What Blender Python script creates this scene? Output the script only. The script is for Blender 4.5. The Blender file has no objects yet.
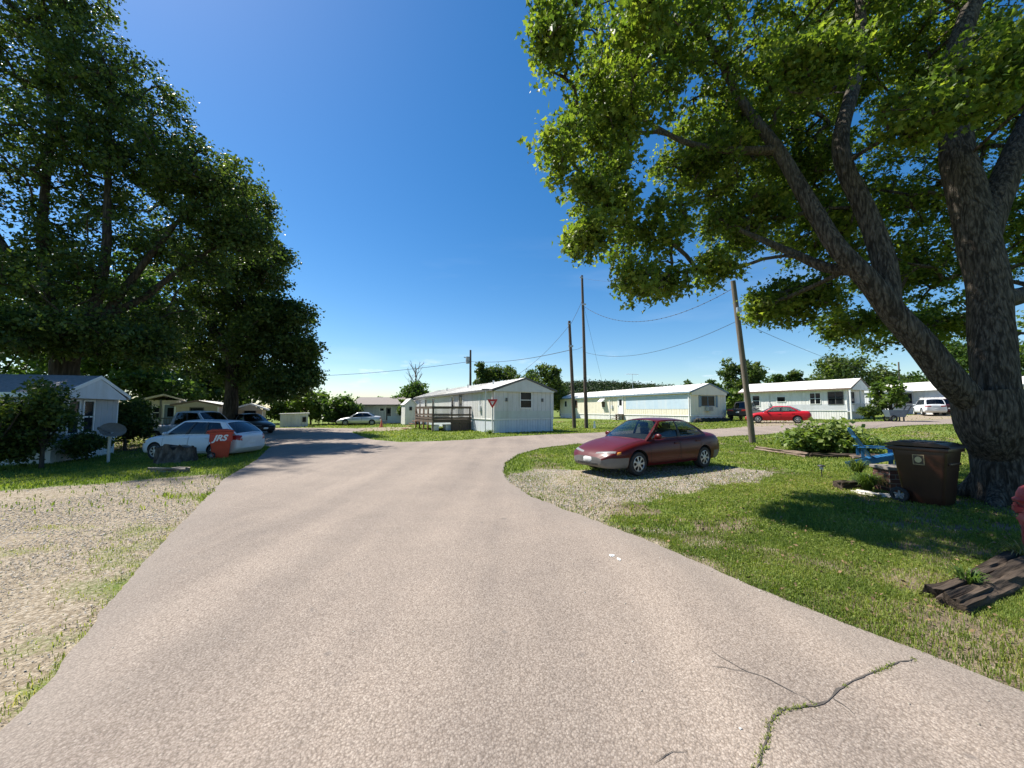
import bpy, bmesh, math, random
import numpy as np
from mathutils import Vector, Matrix, noise as mnoise
from mathutils.bvhtree import BVHTree

random.seed(7)
rng = np.random.default_rng(7)
scene = bpy.context.scene
COL = scene.collection
R = math.radians

# ------------------------------------------------------------------ camera
F = 385.0
PITCH = math.atan(26.0 / F)
EYE = 1.6
cam_d = bpy.data.cameras.new('camera')
cam_d.sensor_width = 36.0
cam_d.lens = F / 1024.0 * 36.0
cam_d.clip_start = 0.05
cam_d.clip_end = 6000
cam = bpy.data.objects.new('camera', cam_d)
COL.objects.link(cam)
cam.location = (0, 0, EYE)
cam.rotation_euler = (R(90) + PITCH, 0, 0)
scene.camera = cam


def ss(a, b, x):
    t = np.clip((np.asarray(x, float) - a) / (b - a), 0, 1)
    return t * t * (3 - 2 * t)


def Hn(x, y):
    """terrain height"""
    x = np.asarray(x, float); y = np.asarray(y, float)
    rise = 0.6 * ss(10, 28, x + 0.4 * (y - 22)) * ss(12, 22, y)
    rise2 = 0.5 * ss(33, 46, x) * ss(29, 42, y)
    dip = -0.35 * ss(9.5, 14, -x) * ss(6, 10, y) * (1 - ss(17, 24, y))
    return rise + rise2 + dip


def H(x, y):
    return float(Hn(x, y))


def ray(px, py):
    u = (px - 512) / F; v = (384 - py) / F
    c, s = math.cos(PITCH), math.sin(PITCH)
    return Vector((u, c - v * s, s + v * c))


def P(px, py, d):
    """world point seen at a pixel, d metres in front"""
    r = ray(px, py)
    return Vector((0, 0, EYE)) + r * (d / r.y)


def G(px, py):
    """ground point seen at a pixel"""
    r = ray(px, py)
    t = 0.3
    for _ in range(20000):
        q = Vector((0, 0, EYE)) + r * t
        if q.z <= H(q.x, q.y):
            break
        t += max(0.004, 0.002 * t)
    return Vector((q.x, q.y, H(q.x, q.y)))


def GX(px, d):
    """ground point in the column of a pixel, d metres in front"""
    x = (px - 512) / F * d / math.cos(PITCH)
    return Vector((x, d, H(x, d)))


# ------------------------------------------------------------------ noise
def vnoise(x, y, seed=0):
    x = np.asarray(x, float); y = np.asarray(y, float)
    xi = np.floor(x).astype(np.int64); yi = np.floor(y).astype(np.int64)
    fx = x - xi; fy = y - yi
    fx = fx * fx * (3 - 2 * fx); fy = fy * fy * (3 - 2 * fy)

    def h(a, b):
        n = (a * 374761393 + b * 668265263 + seed * 982451653) & 0xFFFFFFFF
        n = ((n ^ (n >> 13)) * 1274126177) & 0xFFFFFFFF
        return ((n ^ (n >> 16)) & 0xFFFF) / 65535.0
    return ((h(xi, yi) * (1 - fx) + h(xi + 1, yi) * fx) * (1 - fy)
            + (h(xi, yi + 1) * (1 - fx) + h(xi + 1, yi + 1) * fx) * fy)


def fnoise(x, y, seed=0, octv=4):
    s = 0; a = .5; f = 1
    for o in range(octv):
        s = s + a * vnoise(np.asarray(x) * f, np.asarray(y) * f, seed + o); a *= .5; f *= 2.03
    return s / (1 - .5 ** octv)


def sdpoly(x, y, poly):
    """signed distance to polygon, positive inside"""
    x = np.asarray(x, float); y = np.asarray(y, float)
    d = np.full(x.shape, 1e9); ins = np.zeros(x.shape, bool)
    n = len(poly)
    for i in range(n):
        ax, ay = poly[i][0], poly[i][1]; bx, by = poly[(i + 1) % n][0], poly[(i + 1) % n][1]
        ex, ey = bx - ax, by - ay
        t = np.clip(((x - ax) * ex + (y - ay) * ey) / (ex * ex + ey * ey + 1e-12), 0, 1)
        d = np.minimum(d, np.hypot(x - ax - t * ex, y - ay - t * ey))
        c = ((ay > y) != (by > y))
        with np.errstate(divide='ignore', invalid='ignore'):
            xx = ax + (y - ay) * ex / (ey if abs(ey) > 1e-12 else 1e-12)
        ins ^= c & (x < xx)
    return np.where(ins, d, -d)


# ------------------------------------------------------------------ materials
def new_mat(name):
    m = bpy.data.materials.new(name); m.use_nodes = True
    nt = m.node_tree
    b = nt.nodes['Principled BSDF']
    return m, nt, b


def N(nt, t, **kw):
    n = nt.nodes.new(t)
    for k, v in kw.items():
        setattr(n, k, v)
    return n


def ramp(nt, fac, stops, interp='LINEAR'):
    r = N(nt, 'ShaderNodeValToRGB')
    r.color_ramp.interpolation = interp
    e = r.color_ramp.elements
    while len(e) < len(stops):
        e.new(0.5)
    for el, (p, c) in zip(e, stops):
        el.position = p
        el.color = (*c, 1) if len(c) == 3 else c
    nt.links.new(fac, r.inputs[0])
    return r.outputs[0]


def noise_tex(nt, scale, detail=4, vec=None, rough=.55, dist=0):
    n = N(nt, 'ShaderNodeTexNoise')
    n.inputs['Scale'].default_value = scale
    n.inputs['Detail'].default_value = detail
    n.inputs['Roughness'].default_value = rough
    n.inputs['Distortion'].default_value = dist
    if vec is not None:
        nt.links.new(vec, n.inputs['Vector'])
    return n


def objcoord(nt, scale=(1, 1, 1)):
    t = N(nt, 'ShaderNodeTexCoord')
    mp = N(nt, 'ShaderNodeMapping')
    mp.inputs['Scale'].default_value = scale
    nt.links.new(t.outputs['Object'], mp.inputs[0])
    return mp.outputs[0]


def bump(nt, b, h, strength=.3, dist=.01):
    n = N(nt, 'ShaderNodeBump')
    n.inputs['Strength'].default_value = strength
    n.inputs['Distance'].default_value = dist
    nt.links.new(h, n.inputs['Height'])
    nt.links.new(n.outputs[0], b.inputs['Normal'])
    return n


def mixc(nt, fac, a, b, mode='MIX'):
    m = N(nt, 'ShaderNodeMix', data_type='RGBA', blend_type=mode)
    for sock, v in ((m.inputs[0], fac), (m.inputs[6], a), (m.inputs[7], b)):
        if hasattr(v, 'is_linked') or hasattr(v, 'node'):
            nt.links.new(v, sock)
        elif isinstance(v, (int, float)):
            sock.default_value = v
        else:
            sock.default_value = (*v, 1)
    return m.outputs[2]


def math_node(nt, op, a, b=None):
    m = N(nt, 'ShaderNodeMath', operation=op)
    for i, v in enumerate((a, b)):
        if v is None:
            continue
        if isinstance(v, (int, float)):
            m.inputs[i].default_value = v
        else:
            nt.links.new(v, m.inputs[i])
    return m.outputs[0]


MATS = {}


def mat(name, col, rough=.6, var=.15, scale=6.0, metal=0.0, bumpv=0.0, bscale=40, stretch=(1, 1, 1), dirt=None, coat=0, spec=None):
    """painted / worn surface: colour broken up with noise, optional dirt streaks"""
    if name in MATS:
        return MATS[name]
    m, nt, b = new_mat(name)
    oc = objcoord(nt, stretch)
    n = noise_tex(nt, scale, 5, oc, .6)
    lo = tuple(c * (1 - var) for c in col); hi = tuple(min(1, c * (1 + var)) for c in col)
    c = ramp(nt, n.outputs[0], [(.3, lo), (.7, hi)])
    if dirt:
        dcol, amt, dst = dirt
        oc2 = objcoord(nt, dst)
        n2 = noise_tex(nt, 1.0, 6, oc2, .65)
        f = ramp(nt, n2.outputs[0], [(.45, (0, 0, 0)), (.75, (amt, amt, amt))])
        c = mixc(nt, f, c, dcol)
    nt.links.new(c, b.inputs['Base Color'])
    b.inputs['Roughness'].default_value = rough
    b.inputs['Metallic'].default_value = metal
    if coat:
        b.inputs['Coat Weight'].default_value = coat
        b.inputs['Coat Roughness'].default_value = .06
    if spec is not None:
        b.inputs['Specular IOR Level'].default_value = spec
    if bumpv:
        n3 = noise_tex(nt, bscale, 5, oc, .6)
        bump(nt, b, n3.outputs[0], bumpv, .02)
    MATS[name] = m
    return m


def leaf_mat(name, cols, trans=.35, rough=.45):
    m, nt, b = new_mat(name)
    at = N(nt, 'ShaderNodeAttribute', attribute_name='tint')
    c = ramp(nt, at.outputs['Fac'], cols)
    nt.links.new(c, b.inputs['Base Color'])
    b.inputs['Roughness'].default_value = rough
    b.inputs['Specular IOR Level'].default_value = .22
    tr = N(nt, 'ShaderNodeBsdfTranslucent')
    c2 = mixc(nt, 1.0, c, (1.7, 1.85, .75), 'MULTIPLY')
    nt.links.new(c2, tr.inputs[0])
    mx = N(nt, 'ShaderNodeMixShader')
    mx.inputs[0].default_value = trans
    nt.links.new(b.outputs[0], mx.inputs[1]); nt.links.new(tr.outputs[0], mx.inputs[2])
    nt.links.new(mx.outputs[0], nt.nodes['Material Output'].inputs[0])
    MATS[name] = m
    return m


def bark_mat(name, c0, c1, zs=.16, scale=16, strength=.9):
    """furrowed bark: long upright plates, broken up by noise"""
    m, nt, b = new_mat(name)
    oc = objcoord(nt, (1, 1, zs))
    n0 = noise_tex(nt, 7, 5, oc, .6)
    vm = N(nt, 'ShaderNodeVectorMath', operation='MULTIPLY_ADD')
    vm.inputs[1].default_value = (.22, .22, .22)
    nt.links.new(n0.outputs['Color'], vm.inputs[0]); nt.links.new(oc, vm.inputs[2])
    v = N(nt, 'ShaderNodeTexVoronoi', feature='SMOOTH_F1')
    v.inputs['Scale'].default_value = scale; v.inputs['Smoothness'].default_value = .4
    nt.links.new(vm.outputs[0], v.inputs['Vector'])
    n = noise_tex(nt, 30, 6, oc, .7)
    hgt = math_node(nt, 'ADD', math_node(nt, 'MULTIPLY', math_node(nt, 'SUBTRACT', .75, v.outputs['Distance']), .8), math_node(nt, 'MULTIPLY', n.outputs[0], .55))
    c = ramp(nt, hgt, [(.30, c0), (.85, c1)])
    n2 = noise_tex(nt, 1.7, 4)
    c = mixc(nt, ramp(nt, n2.outputs[0], [(.5, (0, 0, 0)), (.7, (.35, .35, .35))]), c, (c1[0] * 1.2, c1[1] * 1.3, c1[2] * 1.2))
    nt.links.new(c, b.inputs['Base Color'])
    b.inputs['Roughness'].default_value = .9
    b.inputs['Specular IOR Level'].default_value = .15
    bump(nt, b, hgt, strength, .05)
    MATS[name] = m
    return m


def glass_mat(name, tint=(.35, .4, .4), transp=.6):
    m, nt, b = new_mat(name)
    tr = N(nt, 'ShaderNodeBsdfTransparent'); tr.inputs[0].default_value = (*tint, 1)
    gl = N(nt, 'ShaderNodeBsdfGlossy'); gl.inputs['Roughness'].default_value = .03
    gl.inputs[0].default_value = (.9, .95, 1, 1)
    fr = N(nt, 'ShaderNodeLayerWeight'); fr.inputs[0].default_value = .5
    mx = N(nt, 'ShaderNodeMixShader')
    f = math_node(nt, 'ADD', math_node(nt, 'MULTIPLY', math_node(nt, 'POWER', fr.outputs['Facing'], 4.0), .75), .045)
    nt.links.new(f, mx.inputs[0]); nt.links.new(tr.outputs[0], mx.inputs[1]); nt.links.new(gl.outputs[0], mx.inputs[2])
    nt.links.new(mx.outputs[0], nt.nodes['Material Output'].inputs[0])
    MATS[name] = m
    return m


# ------------------------------------------------------------------ mesh building
class MB:
    def __init__(s):
        s.v = []; s.f = []; s.m = []

    def add(s, verts, faces, mi=0):
        o = len(s.v)
        s.v += [tuple(q) for q in verts]
        for f in faces:
            s.f.append(tuple(i + o for i in f)); s.m.append(mi)
        return s

    def box(s, x0, x1, y0, y1, z0, z1, mi=0):
        return s.add([(x0, y0, z0), (x1, y0, z0), (x1, y1, z0), (x0, y1, z0),
                      (x0, y0, z1), (x1, y0, z1), (x1, y1, z1), (x0, y1, z1)],
                     [(3, 2, 1, 0), (4, 5, 6, 7), (0, 1, 5, 4), (1, 2, 6, 5), (2, 3, 7, 6), (3, 0, 4, 7)], mi)

    def beam(s, a, b, w, h, mi=0, up=(0, 0, 1)):
        a = Vector(a); b = Vector(b); d = (b - a).normalized(); up = Vector(up)
        sd = d.cross(up)
        if sd.length < 1e-4:
            sd = d.cross(Vector((1, 0, 0)))
        sd.normalize(); u = sd.cross(d)
        vs = []
        for q in (a, b):
            for i, j in ((-1, -1), (1, -1), (1, 1), (-1, 1)):
                vs.append(q + sd * (i * w / 2) + u * (j * h / 2))
        return s.add(vs, [(3, 2, 1, 0), (4, 5, 6, 7), (0, 1, 5, 4), (1, 2, 6, 5), (2, 3, 7, 6), (3, 0, 4, 7)], mi)

    def tube(s, pts, rad, n=8, mi=0, cap=True, wob=0.0):
        pts = [Vector(q) for q in pts]
        if not hasattr(rad, '__len__'):
            rad = [rad] * len(pts)
        o = len(s.v)
        ref = None
        for i, q in enumerate(pts):
            d = (pts[min(i + 1, len(pts) - 1)] - pts[max(i - 1, 0)])
            if d.length < 1e-9:
                d = Vector((0, 0, 1))
            d.normalize()
            if ref is None:
                ref = d.cross(Vector((0.31, 0.95, 0.02)))
                if ref.length < .05:
                    ref = d.cross(Vector((1, 0, 0)))
            ref = (ref - d * ref.dot(d)).normalized()
            bn = d.cross(ref)
            for k in range(n):
                a = 2 * math.pi * k / n
                r = rad[i]
                if wob:
                    w = mnoise.noise(Vector((math.cos(a) * 2.2, math.sin(a) * 2.2, q.z * 1.1))) \
                        + .6 * mnoise.noise(Vector((math.cos(a) * 7, math.sin(a) * 7, q.z * 2.0 + 9)))
                    r = r * (1 + wob * w)
                s.v.append(tuple(q + ref * (math.cos(a) * r) + bn * (math.sin(a) * r)))
        for i in range(len(pts) - 1):
            for k in range(n):
                k2 = (k + 1) % n
                s.f.append((o + i * n + k, o + i * n + k2, o + (i + 1) * n + k2, o + (i + 1) * n + k)); s.m.append(mi)
        if cap:
            s.f.append(tuple(o + k for k in reversed(range(n)))); s.m.append(mi)
            e = o + (len(pts) - 1) * n
            s.f.append(tuple(e + k for k in range(n))); s.m.append(mi)
        return s

    def cyl(s, a, b, r0, r1=None, n=16, mi=0):
        return s.tube([a, b], [r0, r0 if r1 is None else r1], n, mi)

    def lathe(s, prof, n=24, c=(0, 0, 0), axis='z', mi=0, closed=False, caps=True):
        """prof: (radius, height) pairs"""
        o = len(s.v); c = Vector(c)
        for r, h in prof:
            for k in range(n):
                a = 2 * math.pi * k / n
                x, y = r * math.cos(a), r * math.sin(a)
                q = {'z': (x, y, h), 'y': (x, h, -y), 'x': (h, x, y)}[axis]
                s.v.append(tuple(c + Vector(q)))
        m = len(prof)
        for i in range(m - (0 if closed else 1)):
            i2 = (i + 1) % m
            for k in range(n):
                k2 = (k + 1) % n
                s.f.append((o + i * n + k, o + i * n + k2, o + i2 * n + k2, o + i2 * n + k)); s.m.append(mi)
        if not closed and caps:
            if prof[0][0] > 1e-5:
                s.f.append(tuple(o + k for k in reversed(range(n)))); s.m.append(mi)
            if prof[-1][0] > 1e-5:
                s.f.append(tuple(o + (m - 1) * n + k for k in range(n))); s.m.append(mi)
        return s

    def prism(s, poly, z0, z1, mi=0, plane='xy'):
        n = len(poly)
        mp = {'xy': lambda a, b, c: (a, b, c), 'xz': lambda a, b, c: (a, c, b), 'yz': lambda a, b, c: (c, a, b)}[plane]
        vs = [mp(a, b, z0) for a, b in poly] + [mp(a, b, z1) for a, b in poly]
        fs = [tuple(reversed(range(n))), tuple(range(n, 2 * n))]
        fs += [(i, (i + 1) % n, n + (i + 1) % n, n + i) for i in range(n)]
        return s.add(vs, fs, mi)

    def blob(s, c, r, seed=0, amp=.25, sub=2, mi=0):
        bm = bmesh.new(); bmesh.ops.create_icosphere(bm, subdivisions=sub, radius=1)
        c = Vector(c); vs = []
        for v in bm.verts:
            k = 1 + amp * mnoise.noise(v.co * 1.7 + Vector((seed * 3.1, seed * 1.7, 0)))
            vs.append((c.x + v.co.x * r[0] * k, c.y + v.co.y * r[1] * k, c.z + v.co.z * r[2] * k))
        fs = [tuple(v.index for v in f.verts) for f in bm.faces]
        bm.free()
        return s.add(vs, fs, mi)

    def build(s, name, mats, parent=None, smooth=False, sharp=None, bevel=0, fixn=False):
        me = bpy.data.meshes.new(name)
        me.from_pydata(s.v, [], s.f)
        if not isinstance(mats, (list, tuple)):
            mats = [mats]
        for m in mats:
            me.materials.append(m)
        me.polygons.foreach_set('material_index', s.m)
        if fixn or bevel:
            bm = bmesh.new(); bm.from_mesh(me)
            if fixn:
                bmesh.ops.recalc_face_normals(bm, faces=bm.faces)
            if bevel:
                bmesh.ops.bevel(bm, geom=[e for e in bm.edges if e.is_manifold and e.calc_face_angle(0) > .5],
                                offset=bevel, segments=2, affect='EDGES', profile=.6)
            bm.to_mesh(me); bm.free()
        if smooth:
            me.polygons.foreach_set('use_smooth', [True] * len(me.polygons))
            me.set_sharp_from_angle(angle=R(sharp if sharp else 40))
        me.update()
        o = bpy.data.objects.new(name, me); COL.objects.link(o)
        if parent is not None:
            o.parent = parent
        return o


def tag(o, label=None, cat=None, group=None, kind=None):
    if label: o['label'] = label
    if cat: o['category'] = cat
    if group: o['group'] = group
    if kind: o['kind'] = kind
    return o


def empty(name, loc, rz, label, cat, group=None):
    o = bpy.data.objects.new(name, None); COL.objects.link(o)
    o.empty_display_size = .2
    o.location = loc; o.rotation_euler = (0, 0, rz)
    return tag(o, label, cat, group)


def np_mesh(name, verts, face_sizes, loops, mats, parent=None, tint=None, mi=None):
    me = bpy.data.meshes.new(name)
    nv = len(verts); nf = len(face_sizes)
    me.vertices.add(nv); me.vertices.foreach_set('co', np.asarray(verts, np.float32).ravel())
    me.loops.add(len(loops)); me.loops.foreach_set('vertex_index', np.asarray(loops, np.int32))
    me.polygons.add(nf)
    st = np.concatenate(([0], np.cumsum(face_sizes)[:-1])).astype(np.int32)
    me.polygons.foreach_set('loop_start', st)
    for m in (mats if isinstance(mats, (list, tuple)) else [mats]):
        me.materials.append(m)
    if mi is not None:
        me.polygons.foreach_set('material_index', np.asarray(mi, np.int32))
    if tint is not None:
        a = me.attributes.new('tint', 'FLOAT', 'POINT'); a.data.foreach_set('value', np.asarray(tint, np.float32))
    me.update(calc_edges=True)
    o = bpy.data.objects.new(name, me); COL.objects.link(o)
    if parent is not None:
        o.parent = parent
    return o


MAPLE = (np.array([(0, 0, 0), (.10, -.30, .05), (.30, -.20, .03), (.40, -.52, .09), (.58, -.20, .02), (1, 0, -.10),
                   (.58, .20, .02), (.40, .52, .09), (.30, .20, .03), (.10, .30, .05)], float),
         [(0, 1, 2, 3, 4, 5), (5, 6, 7, 8, 9, 0)])
OVAL = (np.array([(0, 0, 0), (.45, -.34, .06), (1, 0, -.08), (.45, .34, .06)], float), [(0, 1, 2), (0, 2, 3)])
LONG = (np.array([(0, 0, 0), (.3, -.16, .05), (.7, -.13, .0), (1, 0, -.16), (.7, .13, .0), (.3, .16, .05)], float),
        [(0, 1, 2, 3), (0, 3, 4, 5)])


def leaves(name, pos, size, tmpl, m, parent, up=.6, tint=None, r=None, droop=.3):
    r = r or rng
    n = len(pos)
    tv, tf = tmpl
    nrm = r.normal(size=(n, 3)) * .75; nrm[:, 2] += up
    nrm /= np.linalg.norm(nrm, axis=1)[:, None]
    t = r.normal(size=(n, 3)); t[:, 2] -= droop
    t -= nrm * (t * nrm).sum(1)[:, None]; t /= np.linalg.norm(t, axis=1)[:, None] + 1e-9
    b = np.cross(nrm, t)
    s = np.asarray(size)[:, None, None]
    V = pos[:, None, :] + s * (tv[None, :, 0:1] * t[:, None, :] + tv[None, :, 1:2] * b[:, None, :] + tv[None, :, 2:3] * nrm[:, None, :])
    k = len(tv)
    fl = np.concatenate([np.array(f) for f in tf])
    loops = (np.arange(n)[:, None] * k + fl[None, :]).ravel()
    fs = np.tile(np.array([len(f) for f in tf]), n)
    if tint is None:
        tint = r.random(n)
    return np_mesh(name, V.reshape(-1, 3), fs, loops, m, parent, np.repeat(tint, k))


def tree(name, label, cat, group, base, limbs, blobs, nclump, nleaf, lsize, crad, leafm, barkm, seed,
         tmpl=OVAL, sides=9, wob=.12, shell=.45, up=.55, twig_r=.012, flat=.6, parts=True, droop=.3, clip=None):
    """limbs: [(points, radii)], blobs: [(centre, radii, weight)] all relative to the base"""
    r = np.random.default_rng(seed)
    root = empty(name, base, 0, label, cat, group)
    w = np.array([b[2] for b in blobs], float); w /= w.sum()
    idx = r.choice(len(blobs), nclump, p=w)
    d = r.normal(size=(nclump, 3)); d /= np.linalg.norm(d, axis=1)[:, None]
    rad = r.random(nclump) ** shell
    cen = np.array([blobs[i][0] for i in idx], float).reshape(-1, 3) + d * rad[:, None] * np.array([blobs[i][1] for i in idx], float).reshape(-1, 3)
    if clip is not None:
        cen = cen[clip(cen)]
    cen = cen[cen[:, 2] > .25]
    # skeleton
    mb = MB()
    nodes = []; par = []; base_r = []
    for pts, rd in limbs:
        pts = [Vector(q) for q in pts]
        fine = []; frad = []
        for i in range(len(pts) - 1):
            p0 = pts[max(i - 1, 0)]; p1 = pts[i]; p2 = pts[i + 1]; p3 = pts[min(i + 2, len(pts) - 1)]
            L = (p2 - p1).length; k = max(2, int(L / (.12 if sides > 20 else .6)))
            for j in range(k):
                t = j / k
                q = .5 * ((2 * p1) + (p2 - p0) * t + (2 * p0 - 5 * p1 + 4 * p2 - p3) * t * t + (3 * p1 - p0 - 3 * p2 + p3) * t ** 3)
                fine.append(q); frad.append(rd[i] * (1 - t) + rd[i + 1] * t)
        fine.append(pts[-1]); frad.append(rd[-1])
        mb.tube(fine, frad, sides, wob=wob)
        step = max(1, int(len(fine) / max(4, len(pts) * 2)))
        for i in range(0, len(fine), step):
            if fine[i].z > .25 * max(q.z for q in fine):
                nodes.append(np.array(fine[i])); par.append(-1); base_r.append(frad[i])
    nl = len(nodes)
    if len(cen):
        order = np.argsort(np.min(np.linalg.norm(cen[:, None, :] - np.array(nodes)[None], axis=2), axis=1))
        cen = cen[order]
        maxr = {}
        for c in cen:
            A = np.array(nodes)
            dd = np.linalg.norm(A - c, axis=1)
            # prefer attaching to points that are lower/inside
            pen = np.where(A[:, 2] > c[2] + .2, 1.5, 1.0)
            j = int(np.argmin(dd * pen))
            p0 = A[j]; L = dd[j]
            if L < .05:
                continue
            k = 3 if L > .8 else 2
            prev = j
            off = r.normal(size=3) * L * .07; off[2] += L * .06
            for t in np.linspace(0, 1, k + 1)[1:]:
                q = p0 + (c - p0) * t + off * math.sin(math.pi * t)
                nodes.append(q); par.append(prev); base_r.append(0); prev = len(nodes) - 1
        cnt = np.ones(len(nodes))
        for i in range(len(nodes) - 1, nl - 1, -1):
            if par[i] >= nl:
                cnt[par[i]] += cnt[i] * .9
        for i in range(nl, len(nodes)):
            ra = twig_r * cnt[i] ** .42
            pj = par[i]
            rb = twig_r * cnt[pj] ** .42 if pj >= nl else min(ra * 1.25, base_r[pj] * .8)
            mb.tube([nodes[pj], nodes[i]], [rb, ra], 5, cap=False)
    if parts:
        mb.build('trunk', barkm, root, smooth=True, sharp=60)
    # leaves
    if len(cen) and nleaf:
        n = len(cen) * nleaf
        ci = np.repeat(np.arange(len(cen)), nleaf)
        cr = crad * (.6 + .8 * r.random(len(cen)))
        off = r.normal(size=(n, 3)); off /= np.linalg.norm(off, axis=1)[:, None]
        loose = np.where(r.random(n) < .3, 1.35, 1.0)
        off = off * (r.random(n) ** .5 * cr[ci] * loose)[:, None] * np.array([1.15, 1.15, 1.15 * flat])
        pos = cen[ci] + off
        size = lsize * (.5 + .9 * r.random(n) ** 1.3)
        tint = np.clip(.5 + (r.random(len(cen))[ci] - .5) * .5 + (r.random(n) - .5) * .7, 0, 1)
        leaves('crown', pos, size, tmpl, leafm, root, up=up, tint=tint, r=r, droop=droop)
    return root

# ------------------------------------------------------------------ light, sky
S_AZ = Vector((-0.91, 0.41)).normalized()
S_EL = R(57)
sdir = Vector((S_AZ.x * math.cos(S_EL), S_AZ.y * math.cos(S_EL), math.sin(S_EL)))
sun_d = bpy.data.lights.new('sun', 'SUN'); sun_d.energy = 4.9; sun_d.angle = R(.53); sun_d.color = (1, .95, .86)
sun = bpy.data.objects.new('sun', sun_d); COL.objects.link(sun)
sun.rotation_euler = (-sdir).to_track_quat('-Z', 'Y').to_euler(); sun.location = sdir * 60

world = bpy.data.worlds.new('World'); scene.world = world; world.use_nodes = True
wt = world.node_tree
bg = wt.nodes['Background']
sky = N(wt, 'ShaderNodeTexSky', sky_type='NISHITA')
sky.sun_disc = False; sky.sun_elevation = S_EL; sky.sun_rotation = math.atan2(S_AZ.x, S_AZ.y)
sky.air_density = 1.0; sky.dust_density = .35; sky.ozone_density = 2.2
hs = N(wt, 'ShaderNodeHueSaturation'); hs.inputs['Saturation'].default_value = 1.38; hs.inputs['Hue'].default_value = .5
hs.inputs['Value'].default_value = 1.27
wt.links.new(sky.outputs[0], hs.inputs['Color'])
# thin fair-weather clouds low over the horizon
tc = N(wt, 'ShaderNodeTexCoord'); sx = N(wt, 'ShaderNodeSeparateXYZ'); wt.links.new(tc.outputs['Generated'], sx.inputs[0])
mpw = N(wt, 'ShaderNodeMapping'); mpw.inputs['Scale'].default_value = (9, 9, 34); wt.links.new(tc.outputs['Generated'], mpw.inputs[0])
cn = noise_tex(wt, 1.0, 6, mpw.outputs[0], .6)
cf = ramp(wt, cn.outputs[0], [(.58, (0, 0, 0)), (.72, (.9, .9, .9))])
band = ramp(wt, sx.outputs[2], [(0.0, (1, 1, 1)), (.085, (.9, .9, .9)), (.15, (0, 0, 0))])
mp2 = N(wt, 'ShaderNodeMapping'); mp2.inputs['Scale'].default_value = (1.6, 3.0, 11); mp2.inputs['Rotation'].default_value = (0, .16, 0)
wt.links.new(tc.outputs['Generated'], mp2.inputs[0])
cn2 = noise_tex(wt, 1.0, 5, mp2.outputs[0], .55)
cf2 = ramp(wt, cn2.outputs[0], [(.5, (0, 0, 0)), (.8, (.24, .24, .24))])
band2 = ramp(wt, sx.outputs[2], [(0.0, (1, 1, 1)), (.33, (.4, .4, .4)), (.45, (0, 0, 0))])
cf_all = math_node(wt, 'ADD', math_node(wt, 'MULTIPLY', cf, band), math_node(wt, 'MULTIPLY', cf2, band2))
skc = mixc(wt, cf_all, hs.outputs[0], (8.4, 9.6, 11.5))
wt.links.new(skc, bg.inputs[0]); bg.inputs[1].default_value = .058

vs = scene.view_settings
scene.display_settings.display_device = 'sRGB'
vs.view_transform = 'Standard'; vs.look = 'None'; vs.exposure = 1.05; vs.gamma = 1.0; vs.use_curve_mapping = False
scene.cycles.use_denoising = True
scene.cycles.max_bounces = 6; scene.cycles.diffuse_bounces = 3; scene.cycles.transparent_max_bounces = 12
scene.cycles.sample_clamp_indirect = 6

# ------------------------------------------------------------------ shared materials
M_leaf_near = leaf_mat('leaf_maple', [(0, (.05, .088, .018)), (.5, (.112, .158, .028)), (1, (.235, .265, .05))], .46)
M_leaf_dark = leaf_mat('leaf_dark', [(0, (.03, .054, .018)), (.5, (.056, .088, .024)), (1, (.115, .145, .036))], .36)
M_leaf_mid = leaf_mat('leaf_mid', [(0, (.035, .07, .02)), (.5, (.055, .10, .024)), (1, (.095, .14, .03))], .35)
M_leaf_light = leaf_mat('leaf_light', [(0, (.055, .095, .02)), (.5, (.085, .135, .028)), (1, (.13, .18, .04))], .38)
M_leaf_hydr = leaf_mat('leaf_broad', [(0, (.06, .11, .024)), (.5, (.11, .165, .035)), (1, (.21, .25, .085))], .3)
M_grass = leaf_mat('grass_blade', [(0, (.085, .13, .024)), (.4, (.155, .20, .038)), (.75, (.235, .255, .06)), (1, (.38, .33, .14))], .35, .6)
M_grass_dry = leaf_mat('grass_dry', [(0, (.12, .14, .035)), (.5, (.21, .20, .07)), (1, (.34, .28, .14))], .3, .7)
M_bark_near = bark_mat('bark_maple', (.035, .029, .023), (.175, .147, .118), .2, 25, .9)
M_bark = bark_mat('bark_far', (.03, .025, .02), (.10, .082, .065), .16, 12, .6)
M_bark_dead = bark_mat('bark_dead', (.12, .11, .10), (.3, .28, .26), .16, 10, .5)
M_poletimber = mat('pole_timber', (.14, .115, .09), .85, .3, 3, stretch=(6, 6, .4), bumpv=.4, bscale=12)
M_poledark = mat('pole_dark', (.085, .062, .045), .85, .3, 3, stretch=(6, 6, .4), bumpv=.4, bscale=12)
M_metal = mat('galvanised', (.5, .52, .54), .4, .1, 9, metal=.8)
M_black = mat('black_rubber', (.018, .018, .019), .75, .2, 12)
M_blackpl = mat('black_plastic', (.02, .02, .022), .5, .2, 12)
M_white = mat('white_trim', (.78, .78, .76), .5, .05, 5)
M_pane = None


def pane_mat():
    m, nt, b = new_mat('dark_pane')
    n = noise_tex(nt, 2.2, 3, objcoord(nt))
    c = ramp(nt, n.outputs[0], [(.35, (.006, .008, .01)), (.65, (.022, .025, .028))])
    nt.links.new(c, b.inputs['Base Color']); b.inputs['Roughness'].default_value = .06
    b.inputs['Specular IOR Level'].default_value = .14
    return m


M_pane = pane_mat()


def siding(name, col, dirt=(.35, .33, .27), amt=.45):
    return mat(name, col, .5, .05, 3, dirt=(dirt, amt, (1.6, 1.6, .22)), bumpv=.05, bscale=3)


# ------------------------------------------------------------------ ground layout
GATT = {}


def pxpoly(pts):
    return [tuple(G(*p)[:2]) for p in pts]


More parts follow.
